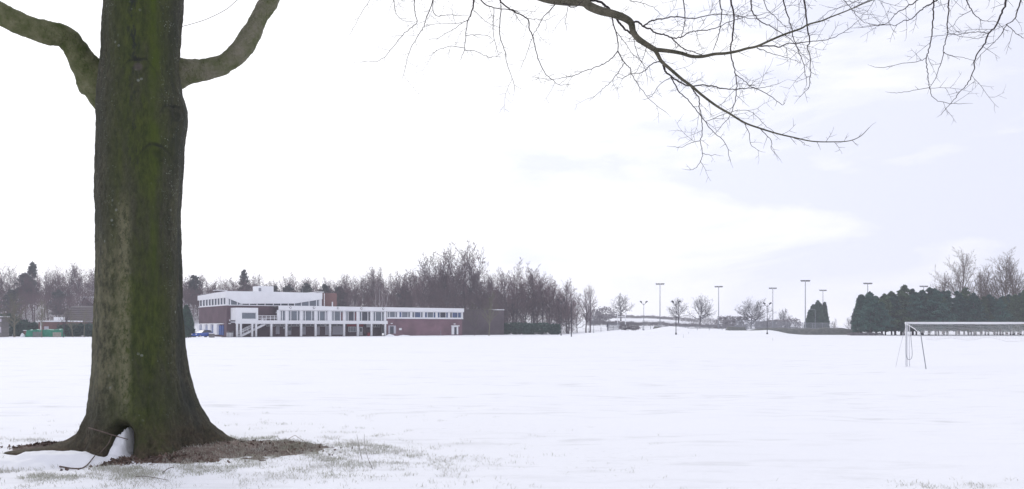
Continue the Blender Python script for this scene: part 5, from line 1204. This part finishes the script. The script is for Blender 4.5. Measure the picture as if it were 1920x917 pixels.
# ------------------------------------------------------------------ lights, fences, hedgerows, banks on the right
def mast(name, px, Yd, H, label, arms, r0=0.17, bent=False, col='metal'):
    x = (px - CX) / F * Yd; r = empty(name, (x, Yd, gzf(x, Yd)), 0, label, 'floodlight')
    mb = MB(); mb.cyl((0, 0, -.3), (0, 0, H), r0, r0 * .55, 10); mb.build('pole', M[col], r, True)
    mb = MB(); mb.box(-r0 * 1.7, r0 * 1.7, -r0 * 1.7, r0 * 1.7, 0, .35); mb.build('base', M[col], r)
    if arms == 'wide':
        mb = MB(); mb.box(-1.25, 1.25, -.06, .06, H - .12, H); mb.build('crossarm', M['dark_metal'], r)
        for u in (-1.05, -.35, .4, 1.05):
            mb = MB(); mb.prism_x([(-.28, H + .02), (.3, H + .16), (.3, H + .34), (-.28, H + .26)], u - .26, u + .26); mb.build('lamp_head', M['dark_metal'], r)
    elif arms == 'twin':
        for s in (-1, 1):
            mb = MB(); mb.tube([(0, 0, H - .5), (s * .45, 0, H - .1), (s * .62, 0, H + .1)], .05, 6); mb.build('arm', M['dark_metal'], r)
            mb = MB(); mb.prism([(s * .45, H + .0), (s * .95, H + .25), (s * .80, H + .5), (s * .40, H + .25)], -.2, .2); mb.build('lamp_head', M['dark_metal'], r)
    elif arms == 'street':
        mb = MB(); mb.tube([(0, 0, H - .1), (-.15, 0, H + .1), (-.9, 0, H + .15)], .05, 6); mb.build('arm', M[col], r)
        mb = MB(); mb.prism([(-1.5, H + .1), (-.85, H + .08), (-.85, H + .24), (-1.4, H + .22)], -.12, .12); mb.build('lamp_head', M[col], r)
    return r
for px, top, lab in ((1237.5, 532, 'tall floodlight mast between the lone hill tree and the pair of trees'), (1347.5, 537, 'tall floodlight mast just right of the pair of hill trees'), (1449, 540, 'tall floodlight mast left of the tallest mast, over the courts'),
                     (1510, 526, 'tallest floodlight mast, standing at the left edge of the cypress clump'), (1543, 544, 'floodlight mast rising in front of the cypress clump'), (1627, 531, 'floodlight mast rising over the clipped conifer'), (1732, 536.5, 'floodlight head just clearing the tips of the pine belt')):
    Yd = F * 13.2 / (HY - top); x = (px - CX) / F * Yd
    mast('floodlight_mast', px, Yd, HC + 13.2 - gzf(x, Yd) - .2, lab, 'wide')
for px, top, Yd, lab, arm, col in ((1207, 568, 190, 'short twin-headed training light above the snow bank near the white frame', 'twin', 'metal'), (1267.5, 568, 158, 'short twin-headed training light before the left tree of the pair', 'twin', 'dark_metal'),
                              (1438.5, 571, 172, 'short twin-headed training light before the dark bank', 'twin', 'dark_metal'), (1052, 564, 185, 'short twin-headed training light against the clump of trees', 'twin', 'dark_metal')):
    x = (px - CX) / F * Yd; o = mast('training_light', px, Yd, HC + (HY - top) / F * Yd - gzf(x, Yd), lab, arm, .085, col=col)
mast('street_lamp', 1528.5, 235, HC + (HY - 581) / F * 235 - gzf((1528.5 - CX) / F * 235, 235), 'pale street lamp in front of the cypress clump', 'street', .08)
def post(px, Yd, top, label, r0=.06, m='dark_metal', cat='post'):
    x = (px - CX) / F * Yd; g0 = gzf(x, Yd); r = empty('marker_post', (x, Yd, g0), 0, label, cat)
    h = HC + (HY - top) / F * Yd - g0; mb = MB(); mb.cyl((0, 0, -.2), (0, 0, h), r0, r0 * .7, 8); mb.build('pole', M[m], r)
    mb = MB(); mb.cyl((0, 0, -.1), (0, 0, min(.9, h * .3)), r0 * 1.5, n=8); mb.build('sleeve', M[m], r); return r
post(1071.3, 157, 563, 'dark slender post standing in snow before the clump of trees', .07); post(1113, 186, 588, 'thin pale post just right of the clump of trees', .05, 'metal')
post(1281.5, 140, 627, 'short thin stake in the snow right of a training light', .02, 'metal', 'stake'); post(1291, 165, 622, 'faint thin stake nearer the snow bank', .025, 'metal', 'stake'); post(1449, 118, 633, 'thin stake standing alone in snow below the courts', .02, 'metal', 'stake')

# white goal frame far off on the rise
Yd = 215; xa, xb = (1158 - CX) / F * Yd, (1172.5 - CX) / F * Yd; za = gzf(xa, Yd); gfr = empty('far_goal', (xa, Yd, za), 0, 'small white goal frame far off below the lone hill tree', 'goal')
zt = HC + (HY - 593) / F * Yd - za
for u in (0, xb - xa): mb = MB(); mb.box(u - .09, u + .09, -.09, .09, -.2, zt + 1.2); mb.build('post', M['white'], gfr)
mb = MB(); mb.box(0.091, xb - xa - .091, -.08, .08, zt - .12, zt); mb.build('crossbar', M['white'], gfr)

def rail_fence(name, pts, h, step, label, post_m, rails=2, wire=.03, cat='fence', pw=.06, mesh=0.0):
    a = Vector(pts[0]); r = empty(name, (a.x, a.y, gzf(a.x, a.y)), 0, label, cat); segs = []; allp = []
    for p, q in zip(pts[:-1], pts[1:]):
        p = Vector(p); q = Vector(q); n = max(1, int((q - p).length / step)); allp += [p + (q - p) * i / n for i in range(n)]
    allp.append(Vector(pts[-1])); base = r.location
    me = None
    for p in allp:
        if me is None:
            mb = MB(); mb.cyl((0, 0, -.25), (0, 0, h + .05), pw, n=6); o = mb.build('post', M[post_m], r); me = o.data
        else: o = link('post', me, None, r)
        o.location = (p.x - base.x, p.y - base.y, gzf(p.x, p.y) - base.z)
    for p, q in zip(allp[:-1], allp[1:]):
        zp, zq = gzf(p.x, p.y), gzf(q.x, q.y); A = Vector((p.x, p.y, zp)) - base; Bq = Vector((q.x, q.y, zq)) - base
        for k in range(rails):
            z = Vector((0, 0, h * (k + 1) / rails - .05)); segs.append((A + z, Bq + z, wire, wire))
        if mesh:
            Ln = (Bq - A).length; m = int(Ln / mesh)
            for i in range(m): u = A + (Bq - A) * ((i + .5) / m); segs.append((u, u + Vector((0, 0, h)), .016, .016))
            for i in range(int(h / mesh)): z = Vector((0, 0, mesh * i + .05)); segs.append((A + z, Bq + z, .016, .016))
    o = link('wire_mesh' if mesh else 'rails', seg_mesh('fence_wires', segs, 4), M[post_m], r); o['kind'] = 'stuff'; return r
def gp2(px, Yd): return ((px - CX) / F * Yd, Yd)
rail_fence('wire_fence', [gp2(1103, 195), gp2(1150, 200), gp2(1205, 212), gp2(1290, 226)], 1.2, 3.4, 'low wire fence running from the clump of trees to the snow bank', 'metal', 3, .02)
rail_fence('rail_fence', [gp2(1205, 300), gp2(1265, 290), gp2(1345, 280), gp2(1420, 262)], 1.4, 4.0, 'long pale rail fence crossing the snowy slope below the pair of trees', 'metal', 3, .035)
rail_fence('pitch_barrier', [gp2(1240, 216), gp2(1330, 214), gp2(1450, 214), gp2(1600, 218)], 1.1, 3.0, 'low pitch-side barrier behind the snow bank and dark bank', 'metal', 2, .045)
rail_fence('court_fence', [gp2(1453, 246), gp2(1505, 240), gp2(1560, 244)], 3.2, 3.2, 'high grey mesh court fence below the cypress clump', 'metal', 2, .03, mesh=.16)
rail_fence('court_fence', [gp2(1380, 262), gp2(1420, 256), gp2(1453, 252)], 3.0, 3.0, 'high grey mesh court fence left of the cypress clump, before the low wide tree', 'metal', 2, .03, mesh=.16)
rail_fence('screen_fence', [gp2(1139, 200), gp2(1161, 199)], 1.9, 2.9, 'pale screen panels standing beside the walker at the fence', 'metal', 2, .03, mesh=.10)

# hedgerows and banks: twiggy masses with their own spans
def hedgerow(name, px0, px1, Y0, Y1, top0, top1, dpt, n, label, m, seed, sag=.0, size=.45, cat='hedge'):
    g_ = np.random.default_rng(seed); t = g_.uniform(0, 1, n); px = px0 + (px1 - px0) * t; Yv = Y0 + (Y1 - Y0) * t + g_.uniform(-.5, .5, n) * dpt
    x = (px - CX) / F * Yv; b = gz(x, Yv); top = HC + (HY - (top0 + (top1 - top0) * t)) / F * Yv
    lump = 0.80 + .20 * np.sin(x * .9 + seed) * np.sin(x * .37 + 1) + .08 * np.sin(x * 2.7)
    h = np.maximum(top - b, .5) * lump; z = b + h * g_.uniform(0, 1, n) ** .8
    a = ((px0 - CX) / F * Y0, Y0); r = empty(name, (a[0], a[1], gzf(*a)), 0, label, cat); P = np.stack([x, Yv, z], -1) - np.array(r.location)
    d = g_.normal(size=P.shape); d[:, 2] = np.abs(d[:, 2]) + .5; d /= np.linalg.norm(d, axis=1)[:, None]
    sg = list(zip(P, P + d * g_.uniform(.5, 1.2, (n, 1)) * size * 1.6, np.full(n, .035), np.full(n, .018)))
    o = link('twigs', seg_mesh('hedge_twigs', sg, 3), m, r); o['kind'] = 'stuff'
    mb = MB()
    for k in range(6):
        i = k * n // 6; mb.tube([tuple(P[i] * np.array([1, 1, 0]) + np.array([0, 0, b[i] - r.location.z - .2])), tuple(P[i])], [.06, .03], 5)
    mb.build('stems', m, r); return r
hedgerow('field_hedge', 1098, 1345, 400, 372, 588.5, 597, 5, 9000, 'long grey-brown field hedge along the top of the snowy rise', M['hedge'], 41)
hedgerow('field_hedge', 1100, 1200, 300, 282, 599, 606, 4, 4500, 'reddish-brown scrubby hedge crossing the rise under the lone hill tree', M['hedge'], 42)
hedgerow('field_hedge', 1200, 1400, 282, 262, 603, 612, 3, 5000, 'low grey hedge running down the slope behind the snow bank', M['hedge'], 43)
bush_at(1128, 330, 'rounded_bush', 51, [(-3, 0, 2.6, 4, 3, 3.0), (1.5, 0, 3.4, 4, 3, 3.2)], 1600, .5, M['hedge'], 'faint rounded bare bush between the end tree and lone hill tree')
for k, (px, w, h, Yd, lab) in enumerate(((1362, 4.6, 5.2, 330, 'grey rounded far tree mass right of the second floodlight mast'), (1390, 6.5, 5.6, 335, 'larger grey rounded far tree mass left of the low wide tree'), (1432, 3.6, 3.6, 320, 'small grey far bush between the low wide tree and court fence'), (1452, 3.2, 4.4, 315, 'grey far bush at the foot of the third floodlight mast'), (1480, 5.0, 5.2, 310, 'grey far bush behind the mesh court fence'))):
    bush_at(px, Yd, 'far_bush', 60 + k, [(-w * .4, 0, h * .45, w * .6, 2.5, h * .5), (w * .3, 0, h * .5, w * .65, 2.5, h * .5)], 1000, .5, M['hedge'], lab)
for k, (px, w, lab) in enumerate(((1565, 3, 'thin bare bush just right of the cypress clump'), (1595, 3.4, 'thin bare bush against the left end of the shelter belt'))):
    one(px, 235, 'bare_bush', 700 + k, lab, M['hedge'], M['hill_twig'], cat='shrub', H=4.2 + k, r0=.06, clear=.08, nl=2, shape=lambda t: .5 * (1 - .6 * t), ang=.8, up=.25, lens=.5, kids=(0, 1, 2, 2), maxl=3, twig_r=.014, multi=3)
def bank(name, px0, px1, Yd, top, bot, dp, seed, label, m):
    n = 70; vs = []; a = ((px0 - CX) / F * Yd, Yd); r0 = Vector((a[0], a[1], 0)); K = 7
    for i in range(n + 1):
        t = i / n; px = px0 + (px1 - px0) * t; x = (px - CX) / F * Yd; h = (HC + (HY - top) / F * Yd) - gzf(x, Yd); e = min(1, t * 9, (1 - t) * 9)
        for k in range(K):
            s = k / (K - 1); y = Yd - dp / 2 + dp * s; z = gzf(x, y) - .1 + max(.1, h * e) * math.sin(math.pi * s) ** .6 * (1 + .22 * mnoise.noise(Vector((x * .35, s * 2, seed))))
            vs.append((x - r0.x, y - r0.y, z))
    mb = MB(); mb.add(vs, [(i * K + k, (i + 1) * K + k, (i + 1) * K + k + 1, i * K + k + 1) for i in range(n) for k in range(K - 1)]); o = mb.build(name, m, None, True); o.location = r0; tag(o, label, 'bank'); return o
bank('grass_bank', 1398, 1625, 200, 614.5, 624, 4, 3, 'long dark low bank of dead grass below the courts', M['bank'])
bank('grass_bank', 1222, 1270, 204, 611.5, 618, 4, 5, 'short dark grassy bank behind the snow bank by the pair of trees', M['bank'])
bank('grass_bank', 1360, 1400, 204, 612.5, 618, 3, 8, 'small grey grassy bank left of the long dark bank', M['bank'])
bush_at(1183, 196, 'low_scrub', 71, [(-1.6, 0, .8, 1.5, .8, .7), (0.8, 0, .7, 1.6, .8, .6)], 1500, .2, M['hedge'], 'low dark scrub on the snow bank beside the white panels')
for k, (px, lab) in enumerate(((1640, 'snowy brash pile at the left foot of the pine belt'), (1609, 'snow-flecked rubble below the clipped conifer'))):
    bush_at(px, 183, 'brash_pile', 75 + k, [(-1.2, 0, .3, 1.3, .7, .4), (1, .2, .25, 1.2, .7, .4)], 900, .2, M['hedge'], lab, cat='brash')

# walker by the far fence: one continuous body
def person(px, Yd, label):
    x0 = (px - CX) / F * Yd; r = empty('person', (x0, Yd, gzf(x0, Yd)), 0.9, label, 'person')
    J = [((0, 0, .95), .15), ((0, .02, 1.2), .16), ((0.03, .04, 1.42), .17), ((.05, .05, 1.52), .06), ((.08, .06, 1.60), .085), ((.09, .06, 1.70), .10), ((.07, .05, 1.78), .07),
         ((.10, 0, .86), .095), ((.22, -.02, .50), .065), ((.16, 0, .09), .045), ((.30, -.02, .04), .04),
         ((-.10, .02, .86), .095), ((-.16, .02, .50), .065), ((-.34, .02, .12), .045), ((-.22, .02, .05), .04),
         ((.02, -.22, 1.42), .065), ((.10, -.27, 1.14), .05), ((.26, -.24, .96), .038), ((.31, -.23, .90), .03), ((.02, .28, 1.42), .065), ((-.10, .32, 1.14), .05), ((-.04, .33, .90), .038), ((-.02, .33, .83), .03)]
    E = [(0, 1), (1, 2), (2, 3), (3, 4), (4, 5), (5, 6), (0, 7), (7, 8), (8, 9), (9, 10), (0, 11), (11, 12), (12, 13), (13, 14), (2, 15), (15, 16), (16, 17), (17, 18), (2, 19), (19, 20), (20, 21), (21, 22)]
    me = bpy.data.meshes.new('body'); me.from_pydata([j[0] for j in J], E, []); o = link('body', me, M['cloth'], r)
    md = o.modifiers.new('skin', 'SKIN'); 
    for i, j in enumerate(J): me.skin_vertices[0].data[i].radius = (j[1], j[1])
    me.skin_vertices[0].data[0].use_root = True
    o.modifiers.new('sub', 'SUBSURF').render_levels = 1
    mb = MB(); mb.tube([(.07, .05, 1.66), (.08, .055, 1.74), (.08, .055, 1.80), (.07, .05, 1.83)], [.112, .118, .09, .03], 10); mb.build('hair', M['rubber'], r, True)
    return r
M['cloth'] = mat('dark_clothing', (0.05, 0.05, 0.07), .85, scale=2, col2=(0.09, 0.09, 0.12))
person(1139.5, 196, 'person in dark clothes walking beside the wire fence and pale panels')

# ------------------------------------------------------------------ the football goal, seen from behind
GY = 42.0; gx = (1699.5 - CX) / F * GY; gb = gzf(gx, GY); goal = empty('football_goal', (gx, GY, gb - 0.16), 0, 'white football goal at the right edge with its net tied up under the crossbar', 'goal')
mb = MB(); mb.cyl((0, 0, -.1), (0, 0, 2.5), .06, n=12); mb.build('post', M['white'], goal, True); mb = MB(); mb.cyl((7.32, 0, -.1), (7.32, 0, 2.5), .06, n=12); mb.build('post', M['white'], goal, True)
mb = MB(); mb.cyl((-.06, 0, 2.44), (7.38, 0, 2.44), .06, n=12); mb.build('crossbar', M['white'], goal, True)
for u, s in ((-.30, 1), (7.62, -1)):
    mb = MB(); mb.tube([(u, -2.65, -.1), (u - .02, -2.1, 1.87)], .022, 8); mb.build('stanchion', M['metal'], goal, True)
    mb = MB(); mb.tube([(u - .02, -2.1, 1.87), (u + s * .1, -1.2, 2.16), (u + s * .30, 0, 2.40)], .016, 6); mb.build('stay', M['white'], goal, True)
    mb = MB(); mb.tube([(u + s * .28, -.03, 2.40), (u - s * .2, -.35, 1.2), (u - s * .62, -.65, -.05)], .008, 6); mb.build('guy_rope', M['pale'], goal, True)
mb = MB(); mb.tube(catmull([Vector((-.05, -.09, 2.36)), Vector((-.07, -.10, 1.5)), Vector((-.06, -.11, .75)), Vector((.08, -.12, .52)), Vector((.24, -.12, .72)), Vector((.20, -.11, 1.5)), Vector((.12, -.10, 2.36))], 5), .014, 6); mb.build('hanging_rope', M['metal'], goal, True)
mb = MB(); mb.cyl((.16, -.02, .05), (.13, -.02, 2.38), .022, n=8); mb.build('net_pole', M['white'], goal, True)
# the net: a sagging sheet from the crossbar to the rear line, its lower hem bunched up
nu, nv = 54, 12; G = np.zeros((nu + 1, nv + 1, 3))
for i in range(nu + 1):
    u = 7.32 * i / nu
    for j in range(nv + 1):
        t = j / nv
        sag = .10 * math.sin(math.pi * min(t / .75, 1)) + .05 * math.sin(u * 1.1)
        if t < .75: y = -2.1 * t / .75; z = 2.40 - (.52 * t / .75) - sag * .8
        else:
            q = (t - .75) / .25; hem = .16 + .12 * math.sin(u * 1.7 + 1) ** 2 + .22 * math.exp(-((u - 5.0) / 1.2) ** 2); y = -2.1 + .12 * q; z = 1.88 - .04 * math.sin(u * 1.1) - hem * q
        G[i, j] = (u + .02 * math.sin(j * 2.1 + i), y, z + .012 * math.sin(i * 1.7 + j * .9))
    # slack corner near the post
    if i < 16:
        w_ = 1 - i / 16; G[i, :, 2] += -.0 * w_
sg = []
for i in range(nu + 1):
    for j in range(nv): sg.append((G[i, j], G[i, j + 1], .0042, .0042))
for j in range(nv + 1):
    for i in range(nu): sg.append((G[i, j], G[i + 1, j], .0042 if j < nv else .010, .0042 if j < nv else .010))
o = link('net', seg_mesh('net', sg, 3), M['net'], goal); o['kind'] = 'stuff'

# ------------------------------------------------------------------ winter air
hv = bpy.data.materials.new('winter_haze'); hv.use_nodes = True; t = hv.node_tree; t.nodes.clear()
o_ = t.nodes.new('ShaderNodeOutputMaterial'); pv = t.nodes.new('ShaderNodeVolumePrincipled'); pv.inputs['Color'].default_value = (0.93, 0.93, 1.0, 1); pv.inputs['Density'].default_value = 0.00048
t.links.new(pv.outputs[0], o_.inputs['Volume'])
mb = MB(); mb.box(-1050, 1050, -70, 1550, -2.0, 48.0); hz_ = mb.build('haze', hv); tag(hz_, kind='stuff')
